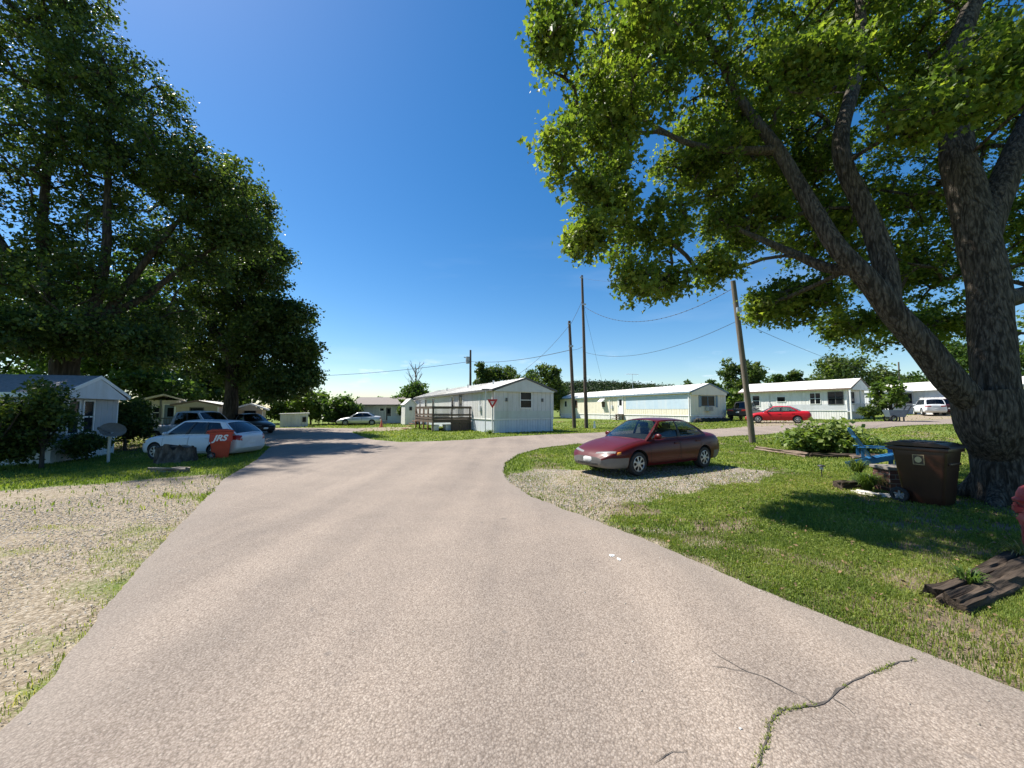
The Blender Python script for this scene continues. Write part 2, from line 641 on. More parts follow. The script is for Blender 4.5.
road_L = pxpoly([(0, 737), (51, 682), (117, 596), (172, 534), (203, 502), (225, 479), (256, 461), (270, 448), (262, 440), (235, 435.5)])
road_far = pxpoly([(215, 432.5), (235, 428.5), (300, 428), (348, 428.4), (365, 430)])
road_isl = pxpoly([(352, 432.5), (360, 436), (372, 440), (400, 442.5), (440, 441.5), (470, 440), (505, 437), (555, 434.5), (608, 432.5)])
road_up = [(9.0, 29.5)] + pxpoly([(712, 429.5), (798, 425), (866, 422), (930, 420), (1010, 417), (1060, 415.5)])
road_dn = pxpoly([(1060, 421), (960, 424), (880, 428.6), (800, 432.7), (740, 436), (700, 438.2), (640, 441), (575, 444.5), (540, 448.5), (518, 455), (506, 463)])
road_R = pxpoly([(503, 471), (506, 481), (530, 497), (565, 511), (600, 524), (650, 543), (700, 565), (760, 592), (810, 612), (860, 632), (920, 655), (980, 678), (1024, 696)])
road_poly = ([(-1.7, -6)] + [(-2.15, 1.0)] + road_L + road_far + road_isl + road_up + road_dn + road_R + [(3.7, 1.4), (4.7, 0.2), (5.6, -6)])


def densify(poly, step=.35, jit=.03, seed=3):
    out = []
    r = random.Random(seed)
    for i in range(len(poly)):
        a = poly[i]; b = poly[(i + 1) % len(poly)]
        L = math.hypot(b[0] - a[0], b[1] - a[1]); k = max(1, int(L / step))
        for j in range(k):
            t = j / k
            x = a[0] + (b[0] - a[0]) * t; y = a[1] + (b[1] - a[1]) * t
            s = jit * min(1, max(.3, math.hypot(x, y) / 6))
            out.append((x + (mnoise.noise(Vector((x * 2.3, y * 2.3, seed))) + .7 * mnoise.noise(Vector((x * 11, y * 11, seed)))) * s * 1.6,
                        y + (mnoise.noise(Vector((x * 2.3, y * 2.3, seed + 5))) + .7 * mnoise.noise(Vector((x * 11, y * 11, seed + 7)))) * s * 1.6))
    return out


road_edge = densify(road_poly, .08, .028)

def edge_sd(x, y):
    s = sdpoly(x, y, road_poly)
    k = np.abs(s) < .22
    if k.any():
        s[k] = sdpoly(x[k], y[k], road_edge)
    return s


pad_poly = pxpoly([(504, 473), (540, 469), (575, 470), (640, 466), (728, 466), (782, 473), (768, 480), (722, 486), (665, 499), (628, 507),
                   (612, 519), (600, 524), (565, 511), (530, 497), (506, 481)])
left_poly = pxpoly([(-160, 505), (0, 490), (90, 484), (160, 478), (222, 474), (228, 480), (203, 502), (172, 534), (117, 596), (51, 682), (0, 737)]) + \
    [(-2.15, 1.0), (-1.7, -6), (-12, -6), (-16, 4)]
far_gravel = pxpoly([(300, 428.6), (412, 427.2), (412, 430), (372, 431.4), (345, 433)])
drive3 = pxpoly([(712, 429.5), (752, 426), (752, 420.5), (815, 420), (812, 424.5), (800, 425.2)])
drive4 = pxpoly([(893, 421.5), (898, 417), (915, 414.6), (1000, 413), (1060, 412.2), (1060, 415.5), (1010, 417), (930, 420)])


def ell(x, y, c, rx, ry, rot=0):
    ca, sa = math.cos(rot), math.sin(rot)
    dx, dy = x - c[0], y - c[1]
    return 1 - np.hypot((dx * ca + dy * sa) / rx, (-dx * sa + dy * ca) / ry)


def ground_masks(x, y):
    """gravel amount, dry dirt amount"""
    nz = fnoise(x * 1.1, y * 1.1, 11) - .5
    nf = fnoise(x * 4.5, y * 4.5, 21) - .5
    g = ss(-.25, .35, sdpoly(x, y, pad_poly) + nz * .9 + nf * .35 - .08)
    # thin gravel verge along the near right road edge, and bare patches
    dr = -sdpoly(x, y, road_edge_coarse)
    near_r = (x > 0) & (y < 9)
    g = np.maximum(g, np.where(near_r, ss(.45, .05, dr + nz * .7 + nf * .3) * ss(3.4, 4.6, y) * .7, 0))
    for c, rx, ry, rot in (((2.35, 4.75), .45, .25, .4), ((1.9, 5.3), .5, .22, -.4)):
        g = np.maximum(g, .55 * ss(-.1, .7, ell(x, y, c, rx, ry, rot) + nz * 1.2 + nf * .5))
    # left drive
    l = ss(-.3, .3, sdpoly(x, y, left_poly) + nz * .7 + nf * .3)
    gr = np.zeros_like(l)
    for px, py, rx, ry, rot in ((128, 548, .75, .55, .9), (140, 530, .6, .8, .9), (8, 553, .9, .35, .2), (85, 590, .5, .6, .7), (40, 640, .35, .4, .5),
                                (30, 690, .25, .35, .7), (105, 565, .5, .5, .8), (190, 497, .9, .35, -.3), (60, 528, .9, .2, 0)):
        c = G(px, py)
        gr = np.maximum(gr, ss(.0, .8, ell(x, y, c, rx * .8, ry * .8, rot) + nz * 1.0 + nf * 1.2))
    g = np.maximum(g, l * (1 - .5 * gr))
    for pl in (far_gravel, drive3, drive4):
        g = np.maximum(g, ss(-.2, .2, sdpoly(x, y, pl) + nf * .8))
    d = np.zeros_like(g)
    for px, py, rx, ry, rot in ((830, 566, .8, .25, -.35), (765, 552, .6, .25, -.5), (705, 540, .6, .22, -.5), (860, 600, .5, .18, -.45), (930, 655, .45, .2, 0), (905, 636, .5, .2, -.4), (960, 640, .6, .35, .2), (985, 530, .9, .35, 0), (735, 520, .6, .2, 0.2),
                                (930, 580, .6, .25, 0), (790, 560, .5, .18, -.3), (880, 610, .45, .15, -.3)):
        c = G(px, py)
        d = np.maximum(d, ss(-.3, .5, ell(x, y, c, rx, ry, rot) + nz * 1.2 + nf * .6) * .85)
    d = np.maximum(d, np.where((x > .5) & (y < 6.5), ss(.55, .0, dr + nz * .8 + nf * .5) * .8, 0))
    d = np.maximum(d, np.where(x > .5, ss(.54, .68, fnoise(x * 1.1, y * 1.1, 91)) * np.where(y < 7, 1.0, .55), 0))
    # bare ground under the big tree
    d = np.maximum(d, ss(-.1, .6, ell(x, y, (8.3, 7.0), 2.3, 1.6) + nz * .8))
    # yard under the left trees
    d = np.maximum(d, .55 * ss(.1, .5, ell(x, y, (-19, 19), 9, 6) + nz * .8))
    return g, d


road_edge_coarse = road_poly


def rocky(nt, gv_scale=16):
    """gravel colour and height"""
    oc = objcoord(nt)
    v1 = N(nt, 'ShaderNodeTexVoronoi'); v1.inputs['Scale'].default_value = gv_scale; nt.links.new(oc, v1.inputs['Vector'])
    v2 = N(nt, 'ShaderNodeTexVoronoi'); v2.inputs['Scale'].default_value = gv_scale * 2.7; nt.links.new(oc, v2.inputs['Vector'])
    sp = N(nt, 'ShaderNodeSeparateColor'); nt.links.new(v1.outputs['Color'], sp.inputs[0])
    sp2 = N(nt, 'ShaderNodeSeparateColor'); nt.links.new(v2.outputs['Color'], sp2.inputs[0])
    c1 = ramp(nt, sp.outputs[0], [(0, (.18, .145, .10)), (.35, (.31, .265, .195)), (.7, (.39, .345, .275)), (1, (.50, .46, .39))])
    c2 = ramp(nt, sp2.outputs[0], [(0, (.19, .155, .11)), (.5, (.32, .275, .21)), (1, (.45, .40, .33))])
    c = mixc(nt, .5, c1, c2)
    c = mixc(nt, 1.0, c, ramp(nt, v1.outputs['Distance'], [(.3, (1.08, 1.08, 1.08)), (.75, (.55, .53, .5))]), 'MULTIPLY')
    h = math_node(nt, 'ADD', math_node(nt, 'MULTIPLY', v1.outputs['Distance'], -1.0), math_node(nt, 'MULTIPLY', v2.outputs['Distance'], -.5))
    n = noise_tex(nt, .7, 4, oc)
    c = mixc(nt, ramp(nt, n.outputs[0], [(.4, (0, 0, 0)), (.65, (.28, .28, .28))]), c, (.35, .29, .215))
    c = mixc(nt, 1.0, c, (.88, .85, .815), 'MULTIPLY')
    return oc, c, h


def ground_mat():
    m, nt, b = new_mat('ground')
    oc, gc, gh = rocky(nt, 34)
    ag = N(nt, 'ShaderNodeAttribute', attribute_name='gravel'); ad = N(nt, 'ShaderNodeAttribute', attribute_name='dirt')
    n1 = noise_tex(nt, .35, 5, oc); n2 = noise_tex(nt, 3.0, 6, oc, .65); n3 = noise_tex(nt, 45, 3, oc, .7)
    t = math_node(nt, 'ADD', math_node(nt, 'MULTIPLY', n1.outputs[0], .35), math_node(nt, 'ADD', math_node(nt, 'MULTIPLY', n2.outputs[0], .35), math_node(nt, 'MULTIPLY', n3.outputs[0], .3)))
    grass = ramp(nt, t, [(.3, (.065, .095, .02)), (.45, (.10, .14, .028)), (.58, (.15, .18, .04)), (.72, (.22, .20, .075))])
    dirt = ramp(nt, n2.outputs[0], [(.3, (.085, .065, .045)), (.5, (.15, .115, .08)), (.7, (.26, .21, .15))])
    fd = math_node(nt, 'ADD', ad.outputs['Fac'], math_node(nt, 'MULTIPLY', math_node(nt, 'SUBTRACT', n3.outputs[0], .5), .5))
    c = mixc(nt, ramp(nt, fd, [(.3, (0, 0, 0)), (.6, (1, 1, 1))]), grass, dirt)
    fg = math_node(nt, 'ADD', ag.outputs['Fac'], math_node(nt, 'MULTIPLY', math_node(nt, 'SUBTRACT', n3.outputs[0], .5), .7))
    fgr = ramp(nt, fg, [(.3, (0, 0, 0)), (.6, (1, 1, 1))])
    c = mixc(nt, fgr, c, gc)
    nt.links.new(c, b.inputs['Base Color']); b.inputs['Roughness'].default_value = .95
    b.inputs['Specular IOR Level'].default_value = .15
    hh = math_node(nt, 'ADD', math_node(nt, 'MULTIPLY', gh, .6), math_node(nt, 'MULTIPLY', n3.outputs[0], .8))
    bump(nt, b, hh, .7, .025)
    return m


M_ground = ground_mat()


def asphalt_mat():
    m, nt, b = new_mat('chip_seal_asphalt')
    oc = objcoord(nt)
    v1 = N(nt, 'ShaderNodeTexVoronoi'); v1.inputs['Scale'].default_value = 80; nt.links.new(oc, v1.inputs['Vector'])
    v2 = N(nt, 'ShaderNodeTexVoronoi'); v2.inputs['Scale'].default_value = 165; nt.links.new(oc, v2.inputs['Vector'])
    sp = N(nt, 'ShaderNodeSeparateColor'); nt.links.new(v1.outputs['Color'], sp.inputs[0])
    sp2 = N(nt, 'ShaderNodeSeparateColor'); nt.links.new(v2.outputs['Color'], sp2.inputs[0])
    c1 = ramp(nt, sp.outputs[0], [(0, (.085, .07, .06)), (.3, (.225, .18, .148)), (.7, (.32, .265, .222)), (1, (.54, .48, .42))])
    c2 = ramp(nt, sp2.outputs[0], [(0, (.06, .05, .042)), (.5, (.26, .21, .175)), (1, (.44, .38, .325))])
    c = mixc(nt, .5, c1, c2)
    c = mixc(nt, .58, c, (.245, .207, .178))
    gap = ramp(nt, v1.outputs['Distance'], [(.35, (1, 1, 1)), (.75, (.68, .66, .64))])
    c = mixc(nt, 1.0, c, gap, 'MULTIPLY')
    n1 = noise_tex(nt, .28, 5, oc, .55); n2 = noise_tex(nt, 1.6, 5, oc, .6)
    mp = N(nt, 'ShaderNodeMapping'); mp.inputs['Rotation'].default_value = (0, 0, R(-17)); mp.inputs['Scale'].default_value = (1.1, .08, 1)
    nt.links.new(oc, mp.inputs[0])
    n3 = noise_tex(nt, 1.2, 3, mp.outputs[0], .5)
    tone = math_node(nt, 'ADD', math_node(nt, 'MULTIPLY', n1.outputs[0], .36), math_node(nt, 'ADD', math_node(nt, 'MULTIPLY', n2.outputs[0], .2), math_node(nt, 'MULTIPLY', n3.outputs[0], .44)))
    tn = ramp(nt, tone, [(.34, (.70, .70, .71)), (.47, (.93, .92, .91)), (.62, (1.16, 1.14, 1.11))])
    c = mixc(nt, 1.0, c, tn, 'MULTIPLY')
    # dark bare edge and small stains
    n4 = noise_tex(nt, 5.5, 3, oc, .5)
    st = ramp(nt, n4.outputs[0], [(.70, (0, 0, 0)), (.76, (.5, .5, .5))])
    c = mixc(nt, st, c, (.10, .09, .085))
    ae = N(nt, 'ShaderNodeAttribute', attribute_name='edge')
    fe = math_node(nt, 'MULTIPLY', ae.outputs['Fac'], math_node(nt, 'MULTIPLY', n2.outputs[0], .85))
    c = mixc(nt, fe, c, (.19, .165, .143))
    nt.links.new(c, b.inputs['Base Color']); b.inputs['Roughness'].default_value = .85
    b.inputs['Specular IOR Level'].default_value = .25
    h = math_node(nt, 'ADD', math_node(nt, 'MULTIPLY', v1.outputs['Distance'], -1), math_node(nt, 'MULTIPLY', v2.outputs['Distance'], -.5))
    bump(nt, b, h, .4, .01)
    return m


M_asphalt = asphalt_mat()

# ---- ground sheets
X0, X1, Y0, Y1, CELL = -20.0, 22.0, -3.0, 31.0, .17
nx = int((X1 - X0) / CELL); ny = int((Y1 - Y0) / CELL)
gx = np.linspace(X0, X1, nx + 1); gy = np.linspace(Y0, Y1, ny + 1)
XX, YY = np.meshgrid(gx, gy)
ZZ = Hn(XX, YY) + (fnoise(XX * .8, YY * .8, 5) - .5) * .03
gm, dm = ground_masks(XX, YY)
road_sd = sdpoly(XX, YY, road_poly)
ZZ = np.where(road_sd > -.05, Hn(XX, YY) - .035, ZZ - .004)
vid = np.arange((nx + 1) * (ny + 1)).reshape(ny + 1, nx + 1)
quads = np.stack([vid[:-1, :-1], vid[:-1, 1:], vid[1:, 1:], vid[1:, :-1]], -1).reshape(-1, 4)
V = np.stack([XX, YY, ZZ], -1).reshape(-1, 3)
fc = V[quads].mean(1)
inl = (sdpoly(fc[:, 0], fc[:, 1], left_poly) > 0) | (sdpoly(fc[:, 0], fc[:, 1], far_gravel) > 0)
inp = sdpoly(fc[:, 0], fc[:, 1], pad_poly) > 0


def sub_ground(name, sel):
    q = quads[sel]
    u, inv = np.unique(q, return_inverse=True)
    o = np_mesh(name, V[u], np.full(len(q), 4), inv.ravel(), M_ground)
    for an, src in (('gravel', gm), ('dirt', dm)):
        a = o.data.attributes.new(an, 'FLOAT', 'POINT'); a.data.foreach_set('value', src.ravel()[u].astype(np.float32))
    o.data.polygons.foreach_set('use_smooth', [True] * len(q))
    return tag(o, kind='structure')


sub_ground('lawn', ~(inl | inp)); sub_ground('gravel_drive', inl); sub_ground('gravel_parking_pad', inp)


def coarse_ground():
    xs = np.concatenate([[-2500, -1200, -600, -300, -160], np.arange(-100, X0, 2.0), np.arange(X0, X1 + .1, 2.0), np.arange(X1 + 2, 110, 2.0), [160, 300, 600, 1200, 2500]])
    ys = np.concatenate([[-800, -300, -100, -40, -12], [Y0], np.arange(Y0 + 2, Y1, 2.0), [Y1], np.arange(Y1 + 2, 110, 2.0), [150, 250, 500, 1000, 2500, 4000]])
    xx, yy = np.meshgrid(xs, ys)
    zz = Hn(xx, yy) - .004
    v = np.stack([xx, yy, zz], -1).reshape(-1, 3)
    ii = np.arange(xx.size).reshape(xx.shape)
    q = np.stack([ii[:-1, :-1], ii[:-1, 1:], ii[1:, 1:], ii[1:, :-1]], -1).reshape(-1, 4)
    c = v[q].mean(1)
    q = q[~((c[:, 0] > X0) & (c[:, 0] < X1) & (c[:, 1] > Y0) & (c[:, 1] < Y1))]
    o = np_mesh('ground', v, np.full(len(q), 4), q.ravel(), M_ground)
    g, d = ground_masks(v[:, 0], v[:, 1])
    for an, src in (('gravel', g), ('dirt', d)):
        a = o.data.attributes.new(an, 'FLOAT', 'POINT'); a.data.foreach_set('value', src.astype(np.float32))
    return tag(o, kind='structure')


coarse_ground()


def sheet(name, poly, lift, m, cell=.5, skirt=.05, edge_attr=True):
    """polygon laid on the terrain, cut along a grid so that it follows it"""
    bm = bmesh.new()
    f = bm.faces.new([bm.verts.new((x, y, 0)) for x, y in poly])
    bmesh.ops.triangulate(bm, faces=[f])
    xs = [p[0] for p in poly]; ys = [p[1] for p in poly]
    for ax, lo, hi in ((0, min(xs), max(xs)), (1, min(ys), max(ys))):
        k = math.ceil(lo / cell) * cell
        while k < hi:
            co = [0, 0, 0]; no = [0, 0, 0]; co[ax] = k; no[ax] = 1
            bmesh.ops.bisect_plane(bm, geom=bm.verts[:] + bm.edges[:] + bm.faces[:], plane_co=co, plane_no=no)
            k += cell
    A = np.array([v.co[:2] for v in bm.verts])
    z = Hn(A[:, 0], A[:, 1]) + lift
    for v, zz in zip(bm.verts, z):
        v.co.z = zz
    for f in bm.faces:
        if f.normal.z < 0:
            f.normal_flip()
    be = [e for e in bm.edges if e.is_boundary]
    r = bmesh.ops.extrude_edge_only(bm, edges=be)
    for v in [g for g in r['geom'] if isinstance(g, bmesh.types.BMVert)]:
        v.co.z -= skirt
    me = bpy.data.meshes.new(name); bm.to_mesh(me); bm.free()
    me.materials.append(m)
    if edge_attr:
        co = np.zeros(len(me.vertices) * 3); me.vertices.foreach_get('co', co); co = co.reshape(-1, 3)
        sd = np.abs(sdpoly(co[:, 0], co[:, 1], poly))
        a = me.attributes.new('edge', 'FLOAT', 'POINT'); a.data.foreach_set('value', ss(.5, 0, sd).astype(np.float32))
    o = bpy.data.objects.new(name, me); COL.objects.link(o)
    return tag(o, kind='structure')


ROAD_LIFT = .022
sheet('road', road_edge, ROAD_LIFT, M_asphalt)

# ---- cracks in the asphalt
M_crack = mat('crack_fill', (.07, .06, .052), .95, .3, 30)


def crack_line(pix, jit, seed):
    pts = [G(*p) for p in pix]
    out = []
    r = random.Random(seed)
    for a, b in zip(pts[:-1], pts[1:]):
        k = max(2, int((b - a).length / .035))
        for j in range(k):
            q = a.lerp(b, j / k)
            out.append(Vector((q.x + r.uniform(-1, 1) * jit, q.y + r.uniform(-1, 1) * jit, 0)))
    return out


def crack_mesh(mb, pts, w, seed):
    r = random.Random(seed)
    L = []
    for i, q in enumerate(pts):
        d = (pts[min(i + 4, len(pts) - 1)] - pts[max(i - 4, 0)]).normalized(); s = Vector((-d.y, d.x, 0))
        ww = w * r.uniform(.4, 1.3) * min(1, .3 + 4 * min(i, len(pts) - 1 - i) / len(pts))
        z = H(q.x, q.y) + ROAD_LIFT + .004
        L.append(((q + s * ww / 2).to_tuple()[:2] + (z,), (q - s * ww / 2).to_tuple()[:2] + (z,)))
    vs = [v for p in L for v in p]
    mb.add(vs, [(2 * i + 1, 2 * i + 3, 2 * i + 2, 2 * i) for i in range(len(L) - 1)])


mb = MB()
CR1 = crack_line([(757, 775), (766, 745), (772, 724), (782, 715), (806, 711), (822, 708), (832, 702), (838, 694), (858, 683), (878, 675), (896, 667), (922, 662)], .006, 1)
crack_mesh(mb, CR1, .013, 1)
crack_mesh(mb, crack_line([(820, 710), (795, 698), (770, 684), (748, 676), (724, 663), (706, 650)], .006, 2), .006, 2)
crack_mesh(mb, crack_line([(750, 677), (725, 672), (700, 669)], .006, 3), .005, 3)
crack_mesh(mb, crack_line([(655, 768), (672, 758), (695, 756)], .006, 4), .007, 4)
crack_mesh(mb, crack_line([(832, 702), (848, 712), (858, 726)], .006, 8), .005, 8)
tag(mb.build('road_crack', M_crack), kind='structure')

# ------------------------------------------------------------------ grass and stones
def scatter(n, x0, x1, y0, y1):
    return rng.uniform(x0, x1, n), rng.uniform(y0, y1, n)


def vis(x, y, m=1.08):
    return (y > .6) & (np.abs(x) < y * 512 / F * m + .4)


def grass(name, label_kind, x, y, h, w, m=None, lean=.85, straw=.0):
    n = len(x)
    z = Hn(x, y)
    a = rng.uniform(0, 2 * np.pi, n); la = rng.uniform(0, 2 * np.pi, n)
    hh = h * rng.uniform(.45, 1.25, n); ww = w * rng.uniform(.6, 1.3, n)
    cx, cy = np.cos(a) * ww / 2, np.sin(a) * ww / 2
    lx, ly = np.cos(la) * hh * lean, np.sin(la) * hh * lean
    k1 = rng.uniform(.2, .9, n)
    Vv = np.zeros((n, 5, 3))
    Vv[:, 0] = np.stack([x - cx, y - cy, z - .01], 1); Vv[:, 1] = np.stack([x + cx, y + cy, z - .01], 1)
    mx, my, mz = x + lx * .3 * k1, y + ly * .3 * k1, z + hh * .6
    Vv[:, 2] = np.stack([mx + cx * .8, my + cy * .8, mz], 1); Vv[:, 3] = np.stack([mx - cx * .8, my - cy * .8, mz], 1)
    Vv[:, 4] = np.stack([x + lx * k1 * 1.3, y + ly * k1 * 1.3, z + hh * (1 - .35 * k1)], 1)
    base = (np.arange(n) * 5)[:, None]
    loops = (base + np.array([[0, 1, 2, 3, 3, 2, 4]])).ravel()
    patch = fnoise(x * .6, y * .6, 31) * .6 + fnoise(x * 2.5, y * 2.5, 37) * .4
    t = np.clip((patch - .5) * 1.5 + .42 + straw + (rng.random(n) - .5) * .7, 0, 1)
    o = np_mesh(name, Vv.reshape(-1, 3), np.tile([4, 3], n), loops, m or M_grass, None, np.repeat(t, 5))
    return tag(o, kind='stuff')


def keep(x, y, dens_g=0.08, road_poly_=road_edge, off=.0):
    g, d = ground_masks(x, y)
    p = (1 - g) ** 1.6 * (1 - .72 * d) + dens_g * g
    nz = fnoise(x * 3, y * 3, 55)
    p *= .55 + .9 * ss(.3, .6, nz)
    k = (rng.random(len(x)) < p) & (edge_sd(x, y) < off) & vis(x, y)
    return k


BL = []


def lawn(name, n, x0, x1, y0, y1, h, w, extra=None, straw=0.0, dens_g=.06, off=.02):
    x, y = scatter(n, x0, x1, y0, y1)
    k = vis(x, y) & (sdpoly(x, y, road_poly) < .3)
    if extra is not None:
        k &= extra(x, y)
    x, y = x[k], y[k]
    k = keep(x, y, dens_g, road_edge, off)
    return x[k], y[k], h, w


def lawn_obj(name, parts, straw=0.0, m=None):
    xs = np.concatenate([p[0] for p in parts]); ys = np.concatenate([p[1] for p in parts])
    hs_ = np.concatenate([np.full(len(p[0]), p[2]) for p in parts]); ws = np.concatenate([np.full(len(p[0]), p[3]) for p in parts])
    return grass(name, None, xs, ys, hs_, ws, m, straw=straw)


# right lawn (x > road), middle strip, left yard
right = lambda x, y: (x > -.6) & (y < 24 - 0 * x)
lawn_obj('lawn_grass', [
    lawn('a', 260000, .8, 9, 1.9, 5.2, .042, .0058, right),
    lawn('b', 190000, -.3, 13, 5.2, 10, .05, .011, right),
    lawn('c', 70000, -.3, 20, 10, 18, .07, .022, right),
    lawn('d', 26000, 1, 36, 18, 29, .08, .045, lambda x, y: x > 1.5)], -.05)
lawn_obj('lawn_dry_grass', [lawn('e', 70000, 1.2, 9, 1.9, 5.2, .028, .005, right, dens_g=.25), lawn('f', 26000, 0, 10, 5, 9.5, .032, .008, right, dens_g=.4)], 0, M_grass_dry)
lawn_obj('verge_grass', [lawn('a', 30000, -14, 22, 18, 34, .09, .05, lambda x, y: (sdpoly(x, y, road_poly) < 0) & (y > 18)),
                         lawn('b', 22000, -22, 44, 30, 48, .10, .08)])
lawn_obj('yard_grass', [lawn('a', 90000, -22, -4, 6.0, 18, .08, .018, lambda x, y: (x < -3.5)),
                        lawn('b', 16000, -26, -10, 16, 30, .10, .04, lambda x, y: x < -9)])
# low broad-leaved weeds in the mown lawn
x, y = scatter(60000, .8, 11, 1.9, 9); k = vis(x, y) & (sdpoly(x, y, road_poly) < 0); x, y = x[k], y[k]
k = keep(x, y, .03) & (fnoise(x * 1.3, y * 1.3, 71) > .47); x, y = x[k], y[k]
o = leaves('lawn_weeds', np.stack([x, y, Hn(x, y) + rng.uniform(.012, .04, len(x))], 1), rng.uniform(.012, .026, len(x)) * np.clip(y / 4, 1, 2), OVAL, M_grass, None, up=1.6, tint=rng.uniform(.15, .6, len(x)))
tag(o, kind='stuff')
# dead leaves and twigs fallen from the maple
x, y = scatter(2600, 1.2, 11, 2.2, 10); k = vis(x, y) & (sdpoly(x, y, road_poly) < 0); x, y = x[k], y[k]
o = leaves('leaf_litter', np.stack([x, y, Hn(x, y) + rng.uniform(.02, .05, len(x))], 1), rng.uniform(.02, .05, len(x)), OVAL, mat('dead_leaf', (.16, .10, .05), .9, .4, 3), None, up=1.4)
tag(o, kind='stuff')
# tufts in the left gravel
lawn_obj('gravel_weeds', [lawn('a', 150000, -9, -1.5, 1.2, 8.5, .028, .0055, lambda x, y: (x < -1.8), dens_g=.02)], .2)
# weeds in the crack
cw = [q for i, q in enumerate(CR1) if (i < 18 or len(CR1) * .53 < i < len(CR1) * .97)]
cw = [q for q in cw if vnoise(q.x * 9, q.y * 9, 3) > .38]
cx = np.array([q.x for q in cw for _ in range(13)]); cy = np.array([q.y for q in cw for _ in range(13)])
cx = cx + rng.normal(size=len(cx)) * .010; cy = cy + rng.normal(size=len(cy)) * .010
o = grass('crack_weeds', None, cx, cy, .016, .006, lean=1.1, straw=.12); o.location.z = ROAD_LIFT


def stones(name, x, y, size, lift=0.0):
    n = len(x)
    ov = np.array([(1, 0, 0), (-1, 0, 0), (0, 1, 0), (0, -1, 0), (0, 0, 1), (0, 0, -1)], float)
    of = np.array([(0, 2, 4), (2, 1, 4), (1, 3, 4), (3, 0, 4), (2, 0, 5), (1, 2, 5), (3, 1, 5), (0, 3, 5)])
    s = size * np.clip(rng.lognormal(0, .4, n), .4, 1.9)
    k = ov[None] * (rng.uniform(.6, 1.2, (n, 6, 1)))
    k = k + rng.normal(size=(n, 6, 3)) * .16
    a = rng.uniform(0, 2 * np.pi, n); c, sn = np.cos(a)[:, None], np.sin(a)[:, None]
    kx = k[:, :, 0] * c - k[:, :, 1] * sn; ky = k[:, :, 0] * sn + k[:, :, 1] * c; kz = k[:, :, 2] * .34
    z = Hn(x, y) + lift
    Vv = np.stack([x[:, None] + kx * s[:, None], y[:, None] + ky * s[:, None], z[:, None] + kz * s[:, None] + s[:, None] * .15], -1)
    loops = ((np.arange(n) * 6)[:, None, None] + of[None]).ravel()
    o = np_mesh(name, Vv.reshape(-1, 3), np.full(n * 8, 3), loops, M_stone, None, np.repeat(rng.random(n), 6))
    return tag(o, kind='stuff')


def stone_mat():
    m, nt, b = new_mat('limestone_chips')
    at = N(nt, 'ShaderNodeAttribute', attribute_name='tint')
    c = ramp(nt, at.outputs['Fac'], [(0, (.23, .20, .16)), (.3, (.33, .295, .245)), (.7, (.40, .37, .32)), (1, (.54, .51, .46))])
    nt.links.new(c, b.inputs['Base Color']); b.inputs['Roughness'].default_value = .9
    return m


M_stone = stone_mat()
x, y = scatter(150000, -11, -1.5, 1.3, 8.6)
k = vis(x, y) & (sdpoly(x, y, road_poly) < -.0)
x, y = x[k], y[k]
g, d = ground_masks(x, y)
k = rng.random(len(x)) < np.where(edge_sd(x, y) < .0, g ** 1.5 * .62, 0) * np.clip(4.0 / y, .15, 1)
stones('gravel_stones', x[k], y[k], np.clip(.0017 * y[k], .0045, .009))
x, y = scatter(90000, -.4, 8.5, 3.2, 11.5)
k = vis(x, y) & (sdpoly(x, y, road_poly) < .1)
x, y = x[k], y[k]
g, d = ground_masks(x, y)
k = rng.random(len(x)) < np.where(edge_sd(x, y) < .03, g ** 1.3 * .6 + .012, 0)
stones('parking_gravel_stones', x[k], y[k], np.clip(.0016 * y[k], .008, .014))
# loose chips strewn on the road
x, y = scatter(9000, -9, 4, .9, 12)
k = vis(x, y) & (edge_sd(x, y) > .02)
x, y = x[k], y[k]
sd = edge_sd(x, y)
k = rng.random(len(x)) < .06 + .75 * np.exp(-sd / .18)
stones('road_grit', x[k], y[k], .006, ROAD_LIFT)

# ------------------------------------------------------------------ mobile homes
M_sid_grey = siding('siding_pale_grey', (.60, .60, .585))
M_sid_skirt = siding('skirt_bluegrey', (.60, .64, .69), (.40, .46, .55), .7)
M_sid_cream = siding('siding_cream', (.74, .69, .56), (.5, .46, .36), .3)
M_sid_blue = siding('siding_pale_blue', (.44, .55, .64), (.62, .65, .66), .6)
M_sid_white = siding('siding_white', (.72, .71, .69), (.45, .42, .37), .5)
M_sid_dim = siding('siding_grey_white', (.50, .52, .54), (.36, .36, .34), .4)
M_sid_tan = siding('siding_tan', (.42, .36, .28))
M_roof_white = mat('roof_metal_white', (.78, .77, .73), .45, .06, 2, dirt=(.45, .40, .33), ) if False else mat('roof_metal_white', (.74, .72, .67), .5, .06, 2, dirt=((.42, .36, .28), .55, (.7, .35, .7)))
M_roof_grey = mat('roof_shingle_grey', (.20, .19, .19), .9, .25, 14, bumpv=.3, bscale=40)
M_roof_brown = mat('roof_shingle_brown', (.19, .165, .15), .9, .25, 14, bumpv=.3, bscale=40)
M_trim_blue = mat('trim_slate_blue', (.16, .23, .29), .5, .1, 5)
M_trim_dark = mat('trim_dark', (.10, .10, .10), .6, .15, 5)
M_trim_brown = mat('trim_brown', (.16, .11, .08), .6, .2, 5)
M_wood_dark = mat('deck_wood_dark', (.10, .075, .057), .85, .3, 4, stretch=(3, 3, 3), bumpv=.2, bscale=14)
M_wood_red = mat('deck_wood_red', (.20, .095, .05), .85, .3, 4, bumpv=.2, bscale=14)
M_curtain = mat('curtain', (.45, .43, .40), .8, .2, 8)
M_concrete = mat('concrete', (.36, .34, .31), .9, .15, 6, bumpv=.2)


